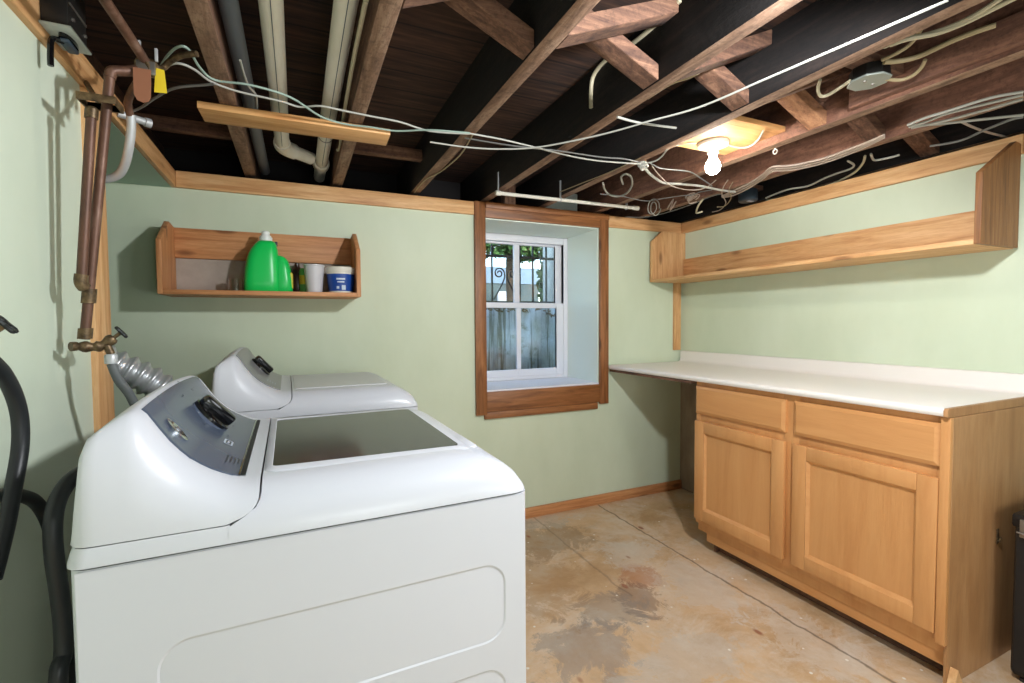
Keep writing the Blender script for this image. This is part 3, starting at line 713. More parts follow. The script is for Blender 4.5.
bt = thing('bottle', (.792, -.045, ZS), 'dark brown bottle with yellow-green wrap between the jug and the pale cup', 'bottle')
MB().lathe([(.026, .0), (.028, .004), (.028, .10), (.020, .122), (.011, .132), (.011, .148)], (.800, -.05, ZS), seg=20).build('glass_body', 'bottle_brown', bt)
b2 = thing('spray_can', (.845, -.06, ZS), 'yellow and green container half hidden behind the pale cup', 'container')
MB().lathe([(.030, 0), (.031, .004), (.031, .105), (.026, .118), (.024, .122)], (.838, -.075, ZS), seg=20).build('can_body', 'bottle_green', b2)
MB().lathe([(.0315, .045), (.0315, .088)], (.838, -.075, ZS), seg=20).build('yellow_band', 'jug_label', b2)
cp = MB().lathe([(.031, 0), (.034, .002), (.045, .124), (.047, .126), (.047, .131), (.044, .131), (.033, .006), (.0, .006)], (.872, -.15, ZS), seg=32)
tag(cp.build('plastic_cup', 'cup'), 'pale translucent ribbed plastic cup beside the blue tub on the shelf', 'cup')
tb = thing('plastic_tub', (.995, -.15, ZS), 'round white plastic tub with blue label and lid at the shelf end', 'tub')
MB().lathe([(.050, 0), (.054, .003), (.064, .105), (.060, .105), (.0, .100)], (.990, -.15, ZS), seg=36).build('pot', 'tub_white', tb)
MB().lathe([(.0550, .010), (.0632, .090)], (.990, -.15, ZS), seg=36).build('blue_label', 'tub_blue', tb)
MB().lathe([(.066, .098), (.069, .102), (.069, .120), (.064, .124), (.0, .124)], (.990, -.15, ZS), seg=36).build('lid', 'tub_white', tb)
for x, z, w, h in ((.985, .066, .040, .008), (.985, .052, .032, .006), (.998, .026, .018, .022), (.972, .026, .012, .012)):
    g = MB(); rr = .0555+(.0082*(z-.01)/.08)+.0012
    a0 = math.asin((x-.990)/rr); da = w/2/rr
    g.grid([[(.990+rr*math.sin(a0+da*q), -.15-rr*math.cos(a0+da*q), ZS+z+h/2*s_) for q in (-1, -.5, 0, .5, 1)] for s_ in (-1, 1)]); g.build('label_print', 'tub_print', tb)
gl = MB().lathe([(.024, 0), (.027, .003), (.030, .062), (.0285, .062), (.0255, .007), (.0, .006)], (.545, -.10, ZS), seg=24)
tag(gl.build('glass_tumbler', 'glass'), 'small clear glass standing left of the green jug', 'glass')
# ------------------------------------------------------------------ plumbing on the left wall
cp = thing('copper_supply_pipe', (.36, -1.22, 1.15), 'tall brown copper pipe rising from the wall tap to the joists', 'pipe')
MB().tube([(.357, -1.215, 1.165), (.421, -1.215, 1.757)], .0098, 14).build('riser', 'copper', cp)
MB().tube([(.4205, -1.215, 1.752), (.424, -1.213, 1.768), (.434, -1.207, 1.775), (.45, -1.20, 1.781), (.475, -1.187, 1.796), (.480, -1.184, 1.800)], .0115, 12, smooth=3).build('elbow', 'copper', cp)
for c_, h_ in (((.368, -1.215, 1.262), .016), ((.3585, -1.215, 1.178), .012)): MB().lathe([(.0135, -h_), (.0135, h_)], c_, (.1, 0, 1), 14).build('coupling', 'brass', cp)
p2 = thing('copper_branch_pipe', (.37, -1.25, 1.29), 'shorter copper pipe capped at the top beside the tall copper pipe', 'pipe')
MB().tube([(.364, -1.2385, 1.305), (.391, -1.2350, 1.655)], .0095, 14).build('riser', 'copper', p2)
MB().lathe([(.012, -.010), (.012, .010), (.008, .015)], (.3915, -1.235, 1.660), (.1, 0, 1), 14).build('end_cap', 'brass', p2)
MB().tube([(.3640, -1.2385, 1.308), (.3625, -1.238, 1.290), (.366, -1.231, 1.280)], .0128, 12, smooth=3).build('elbow', 'brass', p2)
br = MB().box((.372, -1.256, 1.682), (.440, -1.251, 1.698), .001).box((.372, -1.2035, 1.682), (.440, -1.1985, 1.698), .001).box((.372, -1.251, 1.682), (.376, -1.2035, 1.698), .001).box((.436, -1.251, 1.682), (.440, -1.2035, 1.698), .001).tube([(.405, -1.1985, 1.690), (.36, -1.10, 1.745), (.3165, -1.01, 1.815)], .006, 8)
tag(br.build('pipe_bracket', 'brass'), 'old brass bracket tying the copper pipes to the left wall trim', 'bracket')
p3 = MB().tube([(.485, -1.186, 1.808), (.468, -1.30, 1.832), (.42, -1.9, 1.865), (.39, -2.4, 1.875)], .0105, 12, smooth=3)
tag(p3.build('copper_ceiling_pipe', 'copper'), 'copper pipe slanting up towards the camera from the clamp', 'pipe')
p4 = MB().tube([(.487, -1.168, 1.812), (.495, -1.09, 1.85), (.515, -1.10, 1.868), (.547, -1.133, 1.872), (.580, -1.154, 1.872)], .0075, 10, smooth=4)
tag(p4.build('branch_pipe', 'brass'), 'short dull branch pipe leading right from the clamp to the first joist', 'pipe')
cl = thing('ground_clamp', (.486, -1.18, 1.80), 'small metal earthing clamp where the copper pipes meet', 'clamp')
MB().lathe([(.021, -.014), (.021, .014)], (.483, -1.182, 1.804), (.5, .6, .3), 14).build('band', 'brass', cl)
MB().box((0.4710, -1.2100, 1.8180), (0.4780, -1.2020, 1.8520), .001).box((0.5010, -1.1950, 1.8180), (0.5070, -1.1880, 1.8480), .001).build('bolt', 'galv', cl)
MB().box((0.4660, -1.2020, 1.7820), (0.5030, -1.1950, 1.8120), .002).build('saddle', 'steel', cl)
tg = MB().prism([(0.4630, 1.7870), (0.4630, 1.7270), (0.4690, 1.7140), (0.4800, 1.7100), (0.4900, 1.7140), (0.4950, 1.7250), (0.4970, 1.7870)], 'y', -1.2130, -1.2110)
tag(tg.build('hanging_tag', 'tag_brown'), 'brown rounded tag hanging from the pipe clamp', 'tag')
ty = MB().prism([(0.5010, 1.8040), (0.4970, 1.7470), (0.5220, 1.7490), (0.5180, 1.8020)], 'y', -1.1900, -1.1880)
tag(ty.build('hanging_tag', 'tag_yellow'), 'small yellow tag hanging beside the brown one', 'tag')
cd = MB().tube([(.478, -1.155, 1.806), (.445, -1.08, 1.815), (.415, -1.02, 1.811), (.391, -.97, 1.794), (.389, -.94, 1.768)], .0095, 10, smooth=4)
tag(cd.build('bent_pipe', 'copper'), 'tan pipe curving down from the clamp to the steel conduit', 'pipe')
cn = MB().tube([(.390, -.942, 1.774), (.386, -.93, 1.736), (.374, -.912, 1.685), (.356, -.885, 1.647), (.335, -.865, 1.625), (.30, -.855, 1.612), (.22, -.855, 1.606)], .0112, 12, smooth=4)
tag(cn.build('steel_conduit', 'galv'), 'silver steel conduit bending left behind the pine corner post', 'conduit')
cs = MB().lathe([(.011, 0), (.011, .070), (.014, .072), (.014, .088), (.010, .090)], (.315, -.775, 1.832), (.8, .6, .0), 14)
tag(cs.build('conduit_stub', 'galv'), 'short grey conduit stub pointing right above the left trim', 'conduit')

def tap(loc, label, size=.68):
    x, y, z = loc
    t = thing('hose_tap', loc, label, 'tap')
    MB().tube([(x-.012, y-.012, z), (x+.02, y, z-.004), (x+.045, y+.004, z+.002), (x+.075, y+.01, z+.026)], lambda q: .013+.006*math.sin(q*9)**2, 12, smooth=5).build('valve_body', 'brass', t)
    MB().lathe([(.011, 0), (.015, .006), (.015, .022)], (x-.012, y-.012, z), (-.6, -.6, 0), 12).build('elbow_nut', 'brass', t)
    MB().tube([(x+.055, y+.006, z+.004), (x+.066, y+.006, z-.03)], .012, 12).build('spout', 'brass', t)
    MB().tube([(x+.07, y+.008, z+.022), (x+.092, y+.013, z+.042)], .006, 8).build('stem', 'brass', t)
    h = MB(); c = Vector((x+.094, y+.014, z+.044)); ax = Vector((.75, .15, .62)).normalized(); u = ax.orthogonal().normalized(); w = ax.cross(u)
    loop = [c+(u*math.cos(a)+w*math.sin(a))*(.021+.004*math.cos(4*a)) for a in [2*math.pi*k/32 for k in range(33)]]
    h.tube(loop, .005, 6, cap=False)
    for k in range(4):
        a = math.pi/4+math.pi/2*k; h.tube([c, c+(u*math.cos(a)+w*math.sin(a))*.020], .004, 6)
    h.lathe([(.008, -.006), (.008, .006)], c, ax, 10).build('wheel_handle', 'iron', t)
    for ch in t.children:
        for v in ch.data.vertices: v.co *= size
    return t
tap((.357, -1.215, 1.150), 'old brass tap with wheel handle at the foot of the copper pipe')
tap((.335, -1.640, 1.168), 'old brass tap half cut off at the left edge of the photo')
gh = MB().tube([(.402, -1.210, 1.108), (.412, -1.206, 1.07), (.430, -1.195, 1.03), (.440, -1.175, .97), (.445, -1.16, .85), (.45, -1.15, .5), (.45, -1.15, .012)], .0098, 12, smooth=5)
tag(gh.build('fill_hose', 'grey_rubber'), 'grey hose dropping from the brass tap behind the washing machine', 'hose')
hn = MB().lathe([(.012, 0), (.0125, .004), (.0125, .018), (.010, .022)], (.4015, -1.2105, 1.108), (0, 0, 1), 16)
tag(hn.build('hose_nut', 'galv'), 'silver hose nut under the brass tap', 'hose nut')
HOSE1 = [(0.36, -1.591, 1.147), (0.36, -1.555, 1.122), (0.36, -1.523, 1.081), (0.36, -1.508, 1.036), (0.36, -1.513, 0.986), (0.36, -1.54, 0.926), (0.36, -1.568, 0.87), (0.36, -1.609, 0.809)]
HOSE2 = [(0.33, -1.546, 0.92), (0.33, -1.493, 0.907), (0.33, -1.439, 0.887), (0.33, -1.394, 0.861), (0.335, -1.372, 0.826), (0.345, -1.378, 0.793), (0.36, -1.407, 0.755), (0.375, -1.442, 0.703), (0.37, -1.4, 0.5), (0.37, -1.42, 0.2), (0.37, -1.42, 0.012)]
HOSE3 = [(0.47, -1.42, 0.935), (0.455, -1.515, 0.943), (0.44, -1.529, 0.938), (0.43, -1.548, 0.926), (0.425, -1.569, 0.905), (0.425, -1.586, 0.874), (0.425, -1.587, 0.825), (0.425, -1.576, 0.761), (0.425, -1.568, 0.697), (0.425, -1.572, 0.648), (0.425, -1.592, 0.602), (0.425, -1.57, 0.3), (0.425, -1.56, 0.012)]

h1 = MB().tube(HOSE1, .0115, 14, smooth=6)
tag(h1.build('drain_hose', 'rubber'), 'black hose looping down at the left edge of the photo', 'hose')
h2 = MB().tube(HOSE2, .0115, 14, smooth=6)
tag(h2.build('drain_hose', 'rubber'), 'black hose running level along the wall before dropping behind the washer', 'hose')
h3 = MB().tube(HOSE3, .0125, 14, smooth=6)
tag(h3.build('drain_hose', 'rubber'), 'thick black hose arching out of the back of the washing machine', 'hose')
# foil duct from the alcove to the dryer
du = MB(); pts = spline([Vector(p) for p in [(-.05, -.62, 1.17), (.13, -.60, 1.12), (.24, -.575, 1.055), (.33, -.55, .99), (.40, -.53, .90), (.44, -.52, .80), (.452, -.515, .60)]], 26)
L_ = len(pts)
du.tube(pts, lambda t: .049+.007*math.sin(t*L_*.78), 20)
tag(du.build('dryer_duct', 'foil', angle=75), 'silver foil dryer duct coming out of the alcove beside the pine post', 'duct')
# electrical box hanging at the upper left
eb = thing('electrical_box', (.33, -1.19, 1.83), 'dark metal electrical box hanging from the trim at upper left', 'electrical box')
E1 = MB().box((.316, -1.245, 1.834), (.362, -1.145, 1.945), .002); E1.build('housing', 'box_dark', eb)
MB().box((.3155, -1.252, 1.829), (.368, -1.138, 1.834), .001).build('cover_plate', 'box_plate', eb)
MB().prism([(.344+.013*math.cos(a), -1.192+.036*math.sin(a)) for a in [2*math.pi*k/20 for k in range(20)]], 'z', 1.820, 1.8288).build('lever_base', 'gloss_black', eb)
MB().box((.334, -1.222, 1.812), (.354, -1.165, 1.820), .003).build('lever', 'box_blue', eb)
MB().tube([(.341, -1.212, 1.816), (.328, -1.228, 1.810), (.325, -1.23, 1.78), (.3245, -1.23, 1.752)], .0058, 8, smooth=4).build('hook_handle', 'gloss_black', eb)
MB().box((.3622, -1.24, 1.885), (.3645, -1.15, 1.890), .0005).build('seam', 'steel', eb)
for y in (-1.225, -1.16): MB().lathe([(.004, 0), (.004, .004)], (.3622, y, 1.86), (1, 0, 0), 8).build('screw', 'steel', eb)

# ------------------------------------------------------------------ pipes between the joists
dp = MB().tube([(.663, -2.6, 1.955), (.662, -1.27, 1.955), (.664, -.3, 1.95), (.668, .05, 1.945)], .0225, 16, smooth=3)
tag(dp.build('dark_drain_pipe', 'abs_dark'), 'dark grey pipe running beside the first full joist', 'pipe')
pv = thing('drain_pipe', (.745, -.9, 1.99), 'left cream plastic pipe with an elbow joining the other cream pipe', 'pipe')
MB().tube([(.752, -2.6, 1.985), (.752, -.235, 1.985)], .0285, 20).build('straight_pipe', 'pvc', pv)
MB().tube([(.752, -.27, 1.985), (.752, -.225, 1.985), (.772, -.185, 1.985), (.80, -.16, 1.985)], .034, 18, smooth=3).build('elbow', 'pvc', pv)
MB().tube([(.785, -.173, 1.985), (.872, -.097, 1.985)], .0285, 18).build('diagonal_pipe', 'pvc', pv)
MB().box((.7512, -2.6, 1.9555), (.7532, -.3, 1.9575), 0).build('print_stripe', 'pvc_print', pv)
pw = thing('drain_pipe', (.92, -.9, 1.99), 'right cream plastic pipe ending in a collar at the back wall', 'pipe')
MB().tube([(.920, -2.6, 1.985), (.920, .20, 1.985)], .0285, 20).build('straight_pipe', 'pvc', pw)
MB().lathe([(.034, 0), (.038, .005), (.038, .05), (.034, .055)], (.920, -.06, 1.985), (0, 1, 0), 20).build('collar', 'pvc', pw)
MB().lathe([(.0295, 0), (.0305, .004), (.0295, .008)], (.920, -.42, 1.985), (0, 1, 0), 20).build('strap', 'steel', pw)
MB().box((.9192, -2.6, 1.9555), (.9212, -.1, 1.9575), 0).build('print_stripe', 'pvc_print', pw)

# ------------------------------------------------------------------ white rod on three straps above the window
rd = MB().tube([(1.762, -.255, 1.876), (2.690, -.250, 1.882)], .0095, 14).tube([(1.757, -.255, 1.876), (1.785, -.255, 1.876)], .0125, 14).tube([(2.655, -.25, 1.882), (2.694, -.25, 1.882)], .0125, 14)
tag(rd.build('hanging_rod', 'white_pvc'), 'white plastic rod hanging across the joists above the window', 'rod')
for x, lab in ((1.7695, 'left'), (2.1445, 'middle'), (2.6, 'right')):
    hg = MB().box((x, -.262, 1.886), (x+.004, -.246, 1.985), .001).tube([(x+.002, -.2525+.0135*math.cos(a), 1.879+.0135*math.sin(a)) for a in [2*math.pi*k/16 for k in range(17)]], .0025, 6, cap=False)
    tag(hg.build('rod_strap', 'galv'), lab+' of the three metal straps holding the white rod', 'strap', 'straps holding the white rod')

# ------------------------------------------------------------------ lamp and boxes
BX_, BY_ = 2.371, -1.115
lp = thing('ceiling_lamp', (BX_, BY_, 1.95), 'lit bare bulb in a white porcelain holder between the joists', 'lamp')
MB().lathe([(.060, 0), (.062, -.006), (.058, -.016), (.045, -.022), (.024, -.026), (.022, -.046), (.016, -.048)], (BX_, BY_, 1.9318), seg=32).build('lamp_holder', 'porcelain', lp)
bl = MB().lathe([(.013, 0), (.013, -.012), (.017, -.022), (.027, -.040), (.0305, -.055), (.027, -.072), (.016, -.083), (.004, -.086)], (BX_, BY_, 1.8875), seg=28).build('bulb', 'bulb', lp)
oc = thing('junction_box', (2.39, -1.70, 1.905), 'grey octagonal junction box on the joist right of the bulb', 'junction box')
def octa(r, z): return [(2.382+r*1.0*math.cos(math.radians(22.5+45*k)), -1.695+r*math.sin(math.radians(22.5+45*k)), z) for k in range(8)]
m = MB(); m.grid([octa(.050, 1.952)+octa(.050, 1.952)[:1], octa(.053, 1.918)+octa(.053, 1.918)[:1]]); m.poly(octa(.050, 1.952), [tuple(range(8))]); m.poly(octa(.053, 1.918), [tuple(range(8))])
m.build('box', 'box_dark', oc)
MB().prism([(p[0], p[1]) for p in octa(.056, 0)], 'z', 1.912, 1.918, .0015).build('cover', 'box_grey', oc)
for sx in (-.02, .02): MB().lathe([(.005, 0), (.004, -.003)], (2.382+sx, -1.695, 1.912), seg=8).build('screw', 'steel', oc)
tag(MB().box((2.20, -1.72, 1.953), (2.544, -1.67, 1.985), .002).build('box_support', 'old_x'), 'wooden crosspiece that carries the octagonal junction box', 'board')
db = thing('junction_box', (3.2, -.58, 1.92), 'round dark slate junction box by the right wall trim', 'junction box')
MB().lathe([(.048, 0), (.052, -.008), (.052, -.060), (.046, -.066), (.0, -.066)], (3.205, -.60, 1.957), seg=28).build('box', 'box_blue', db)
MB().box((3.185, -.625, 1.8885), (3.225, -.605, 1.891), .001).build('cover_label', 'print_light', db)
tag(bx('box_support', (2.955, -.63, 1.958), (3.294, -.57, 1.985), 'old_x'), 'dark crosspiece above the round slate junction box', 'board')
ek = MB().tube([(2.585+.0*k, -1.235+.009*math.cos(2*math.pi*k/16), 1.885+.009*math.sin(2*math.pi*k/16)) for k in range(17)], .002, 6, cap=False).tube([(2.585, -1.235, 1.894), (2.585, -1.235, 1.899)], .002, 6)
tag(ek.build('screw_eye', 'porcelain'), 'small white screw eye under the joist right of the bulb', 'screw eye')
# black case at the right edge
bc = thing('black_case', (3.12, -1.95, 0), 'black hard case with a metal latch at the right edge beside the cabinet', 'case')
MB().prism(rrect(2.925, 3.25, .012, .545, .03), 'y', -2.02, -1.862, .006).build('shell', 'case_black', bc)
MB().box((2.917, -2.026, .515), (3.255, -1.856, .560), .008).build('lid', 'case_black', bc)
MB().box((2.905, -1.92, .49), (2.918, -1.88, .548), .002).tube([(2.903, -1.925, .505), (2.898, -1.90, .505), (2.903, -1.875, .505)], .003, 6).build('latch', 'steel', bc)
for x in (2.96, 3.21): MB().box((x-.02, -2.0, 0), (x+.02, -1.88, .014), .003).build('foot', 'rubber', bc)

# ------------------------------------------------------------------ cables and wires
CABLES = [
('greenish white cable arching up from the pipe clamp across the first two joists', 'cable_green', 0.0032, [(0.478, -1.021, 1.885), (0.508, -1.091, 1.885), (0.539, -1.143, 1.885), (0.56, -1.143, 1.885), (0.571, -1.051, 1.885), (0.598, -0.993, 1.885), (0.685, -1.001, 1.885), (0.789, -0.966, 1.885), (0.878, -0.86, 1.885), (0.959, -0.826, 1.885), (1.042, -0.834, 1.885), (1.135, -0.837, 1.885), (1.241, -0.892, 1.885), (1.381, -0.923, 1.885)]),
('white cable leaving the pipe clamp beside the yellow tag and running under the joists', 'cable_white', 0.0032, [(0.466, -0.975, 1.894), (0.503, -1.024, 1.894), (0.528, -1.035, 1.894), (0.554, -1.013, 1.894), (0.585, -0.956, 1.894), (0.652, -0.921, 1.894), (0.76, -0.904, 1.894), (0.817, -0.884, 1.894), (0.876, -0.917, 1.894), (0.952, -0.911, 1.894), (1.032, -0.904, 1.894), (1.134, -0.896, 1.894), (1.249, -0.861, 1.894), (1.392, -0.893, 1.894)]),
('pale cable running from the third pale joist to the cable tangle by the bulb', 'cable_white', 0.0032, [(1.384, -0.914, 1.887), (1.505, -0.909, 1.887), (1.641, -0.89, 1.887), (1.844, -0.856, 1.887), (1.995, -0.854, 1.887), (2.184, -0.892, 1.887)]),
('thin grey cable beside the pale cable between the third and fifth joists', 'cable_grey', 0.003, [(1.385, -0.854, 1.892), (1.53, -0.851, 1.892), (1.657, -0.859, 1.892), (1.784, -0.877, 1.892), (1.975, -0.883, 1.892), (2.088, -0.905, 1.892), (2.185, -0.891, 1.892)]),
('long straight white cable slanting from mid ceiling to the top right', 'cable_white', 0.0032, [(1.268, -0.79, 1.882), (1.406, -0.793, 1.882), (1.54, -0.827, 1.882), (1.675, -0.909, 1.882), (1.822, -1.102, 1.882), (1.909, -1.271, 1.882), (1.985, -1.419, 1.882), (2.022, -1.633, 1.882), (2.057, -1.845, 1.882), (2.084, -2.015, 1.882)]),
('grey wire sagging from the copper pipe bracket to the first joist', 'cable_grey', 0.004, [(0.264, -0.665, 1.87), (0.31, -0.677, 1.87), (0.357, -0.711, 1.88), (0.415, -0.797, 1.885), (0.485, -0.895, 1.885), (0.566, -0.945, 1.887), (0.59, -0.957, 1.889)]),
('white cable hanging down the left face of the second joist beside the cream pipe', 'cable_cream', 0.006, [(0.952, -1.438, 1.93), (0.952, -1.36, 1.93), (0.953, -1.129, 1.93), (0.961, -0.745, 1.93), (0.972, -0.464, 1.93), (0.964, -0.422, 1.93)]),
('thin tan wire stapled along the underside of the joist left of the window', 'cable_tan', 0.003, [(1.402, -0.897, 1.894), (1.427, -0.668, 1.894), (1.411, -0.419, 1.894), (1.378, -0.271, 1.894), (1.381, -0.02, 1.894)]),
('white cable curving from the cable tangle up to the lamp base', 'cable_white', 0.0032, [(2.19, -0.898, 1.886), (2.21, -0.952, 1.885), (2.205, -1.001, 1.89), (2.19, -1.052, 1.9), (2.236, -1.06, 1.92), (2.293, -1.079, 1.93), (2.349, -1.088, 1.935)]),
('thin grey cable rising from the tangle towards the bulb', 'cable_grey', 0.003, [(2.209, -0.921, 1.886), (2.301, -0.88, 1.888), (2.389, -0.88, 1.89), (2.475, -0.885, 1.89), (2.611, -0.826, 1.89), (2.749, -0.759, 1.889)]),
('thick white cable drooping from the tangle under the bulb', 'cable_white', 0.006, [(2.19, -0.897, 1.882), (2.276, -0.829, 1.882), (2.369, -0.77, 1.882), (2.466, -0.723, 1.882), (2.553, -0.741, 1.882), (2.673, -0.754, 1.882), (2.827, -0.74, 1.882), (2.933, -0.743, 1.882)]),
('loose white loop of cable hanging above the rod end', 'cable_white', 0.005, [(2.223, -0.552, 1.9), (2.308, -0.45, 1.9), (2.393, -0.378, 1.9), (2.453, -0.369, 1.9), (2.454, -0.448, 1.9), (2.382, -0.581, 1.9), (2.291, -0.689, 1.9), (2.238, -0.717, 1.9), (2.246, -0.67, 1.9), (2.328, -0.578, 1.9)]),
('thin wire with a wavy run behind the rod end to the coils', 'cable_grey', 0.0025, [(2.286, -0.436, 1.88), (2.41, -0.445, 1.88), (2.608, -0.413, 1.88), (2.656, -0.48, 1.88), (2.714, -0.573, 1.88), (2.759, -0.614, 1.88), (2.754, -0.675, 1.88), (2.782, -0.729, 1.88)]),
('grey cable running low along the back wall top to the coils', 'cable_grey', 0.003, [(2.775, -0.016, 1.885), (2.898, -0.066, 1.885), (2.94, -0.207, 1.885), (2.931, -0.426, 1.885), (2.892, -0.627, 1.885), (2.91, -0.678, 1.885)]),
('upper cable of the pale bundle stapled along the joist right of the bulb', 'cable_pink', 0.0045, [(2.965, -0.629, 1.892), (2.937, -0.726, 1.892), (2.9, -0.85, 1.892), (2.833, -0.982, 1.892), (2.77, -1.082, 1.892), (2.812, -1.114, 1.892), (2.849, -1.159, 1.892), (2.873, -1.254, 1.892), (2.86, -1.363, 1.892), (2.845, -1.438, 1.892), (2.824, -1.505, 1.892)]),
('middle cable of the pale bundle stapled along the joist right of the bulb', 'cable_pink', 0.0045, [(2.974, -0.621, 1.891), (2.971, -0.697, 1.891), (2.931, -0.824, 1.891), (2.861, -0.96, 1.891), (2.796, -1.062, 1.891), (2.838, -1.096, 1.891), (2.875, -1.142, 1.891), (2.899, -1.238, 1.891), (2.883, -1.349, 1.891), (2.862, -1.429, 1.891), (2.835, -1.499, 1.891)]),
('lower cable of the pale bundle stapled along the joist right of the bulb', 'cable_pink', 0.0045, [(2.982, -0.614, 1.89), (3.006, -0.667, 1.89), (2.963, -0.798, 1.89), (2.89, -0.937, 1.89), (2.822, -1.043, 1.89), (2.865, -1.076, 1.89), (2.902, -1.123, 1.89), (2.925, -1.221, 1.89), (2.908, -1.335, 1.89), (2.88, -1.419, 1.89), (2.847, -1.493, 1.89)]),
('topmost cable of the fanned white bundle at the upper right edge', 'cable_white', 0.0045, [(2.78, -1.603, 1.885), (2.766, -1.66, 1.885), (2.771, -1.713, 1.885), (2.778, -1.823, 1.885), (2.819, -1.883, 1.885)]),
('second cable of the fanned white bundle at the upper right edge', 'cable_white', 0.0045, [(2.807, -1.593, 1.886), (2.808, -1.649, 1.886), (2.796, -1.705, 1.886), (2.826, -1.805, 1.886), (2.849, -1.873, 1.886)]),
('third cable of the fanned white bundle at the upper right edge', 'cable_white', 0.0045, [(2.827, -1.59, 1.887), (2.86, -1.66, 1.887), (2.882, -1.772, 1.887), (2.889, -1.859, 1.887)]),
('lowest cable of the fanned white bundle at the upper right edge', 'cable_white', 0.0045, [(2.807, -1.602, 1.888), (2.884, -1.65, 1.888), (2.978, -1.735, 1.888), (3.056, -1.803, 1.888)]),
('upper of two clipped cables running along the beam from the round dark box', 'cable_white', 0.0045, [(3.261, -0.674, 1.9), (3.227, -0.773, 1.9), (3.214, -0.853, 1.9), (3.249, -0.928, 1.9), (3.19, -1.053, 1.9), (3.168, -1.129, 1.9), (3.158, -1.189, 1.9), (3.114, -1.231, 1.9), (3.031, -1.254, 1.9)]),
('lower of two clipped cables running along the beam from the round dark box', 'cable_cream', 0.005, [(3.302, -0.642, 1.9), (3.343, -0.731, 1.9), (3.361, -0.808, 1.9), (3.319, -0.997, 1.9), (3.291, -1.078, 1.9), (3.228, -1.171, 1.9), (3.123, -1.264, 1.9), (3.032, -1.323, 1.9)]),
('short hooked cable entering the connector beside the last bridging strut', 'cable_white', 0.0045, [(3.029, -1.348, 1.9), (3.125, -1.308, 1.9), (3.147, -1.332, 1.9), (3.155, -1.362, 1.9), (3.154, -1.389, 1.9)]),
('grey cable swooping across the dark bay at the right edge', 'cable_grey', 0.0045, [(3.134, -1.507, 1.895), (3.168, -1.557, 1.895), (3.17, -1.603, 1.895), (3.127, -1.678, 1.895), (3.093, -1.758, 1.895), (3.101, -1.788, 1.895)]),
('pinkish wire dropping from the fanned bundle to the right wall trim', 'cable_pink', 0.004, [(2.973, -1.674, 1.9), (3.085, -1.666, 1.9), (3.199, -1.665, 1.9), (3.371, -1.674, 1.9)]),
('tan cable looping from the grey octagonal box up past the dark joist', 'cable_tan', 0.005, [(2.316, -1.765, 1.93), (2.316, -1.797, 1.93), (2.327, -1.819, 1.94), (2.324, -1.839, 1.95), (2.311, -1.858, 1.96)]),
('thick tan cable running from the grey octagonal box toward the top right', 'cable_tan', 0.007, [(2.344, -1.755, 1.935), (2.38, -1.777, 1.935), (2.402, -1.814, 1.935), (2.396, -1.884, 1.935), (2.401, -1.934, 1.935), (2.412, -1.97, 1.935)]),
('tan cable looping under the plywood piece beside the octagonal box', 'cable_tan', 0.005, [(2.413, -1.725, 1.915), (2.458, -1.738, 1.915), (2.464, -1.766, 1.915), (2.458, -1.791, 1.925), (2.44, -1.809, 1.935)]),
('left of two cream cables slanting to the upper right corner', 'cable_cream', 0.006, [(2.249, -1.805, 1.93), (2.252, -1.845, 1.93), (2.287, -1.879, 1.93), (2.304, -1.923, 1.93), (2.301, -1.973, 1.93), (2.277, -2.032, 1.93)]),
('right of two cream cables slanting to the upper right corner', 'cable_cream', 0.006, [(2.244, -1.822, 1.925), (2.257, -1.856, 1.925), (2.295, -1.897, 1.925), (2.307, -1.942, 1.925), (2.304, -1.99, 1.925), (2.296, -2.048, 1.925)]),
('cream cable bent in a hook left of the octagonal box', 'cable_cream', 0.005, [(2.336, -1.668, 1.92), (2.365, -1.615, 1.925), (2.376, -1.577, 1.925), (2.362, -1.563, 1.925), (2.323, -1.579, 1.93), (2.286, -1.609, 1.94)]),
('pale cable curving down the dark joist face from the strut by the top centre', 'cable_cream', 0.007, [(1.77, -1.555, 2.077), (1.77, -1.455, 2.066), (1.77, -1.34, 2.068), (1.77, -1.212, 2.085), (1.77, -1.14, 2.069), (1.77, -1.122, 2.025), (1.77, -1.122, 1.962)]),
('thin wire crossing the dark bay between the fourth and fifth joists', 'cable_white', 0.004, [(1.792, -1.245, 1.886), (1.895, -1.237, 1.886), (2.042, -1.254, 1.886)]),
('white cable crossing the bay above the long straight cable', 'cable_tan', 0.005, [(1.889, -1.284, 1.95), (1.89, -1.387, 1.95), (1.916, -1.446, 1.95), (1.919, -1.491, 1.95)]),
('tan cable looped round the pine block by the lamp base', 'cable_white', 0.004, [(2.376, -1.155, 1.92), (2.472, -1.137, 1.92), (2.522, -1.158, 1.92), (2.493, -1.228, 1.92), (2.431, -1.299, 1.92)]),
('thin dark-tan wire running along the joist face behind the white rod', 'cable_tan', 0.0025, [(2.105, -0.323, 1.9), (2.129, -0.531, 1.9), (2.15, -0.712, 1.9), (2.155, -0.921, 1.9)]),
('thin loose wire loop drooping in the dark bay left of the bulb', 'cable_pink', 0.0022, [(2.207, -0.937, 1.868), (2.337, -0.84, 1.868), (2.505, -0.736, 1.868), (2.642, -0.717, 1.868), (2.685, -0.774, 1.868), (2.628, -0.896, 1.868)]),
('thin pale wire dangling down from the bundle beneath the bulb', 'cable_pink', 0.0025, [(2.659, -0.938, 1.86), (2.722, -0.859, 1.86), (2.833, -0.747, 1.86), (3.008, -0.618, 1.86), (3.113, -0.482, 1.86), (3.11, -0.425, 1.86)]),
('thin reddish wire twisting next to the dangling pale wire', 'cable_tan', 0.0022, [(2.687, -0.942, 1.853), (2.783, -0.835, 1.853), (2.922, -0.727, 1.853), (3.036, -0.587, 1.853), (3.013, -0.551, 1.853)]),
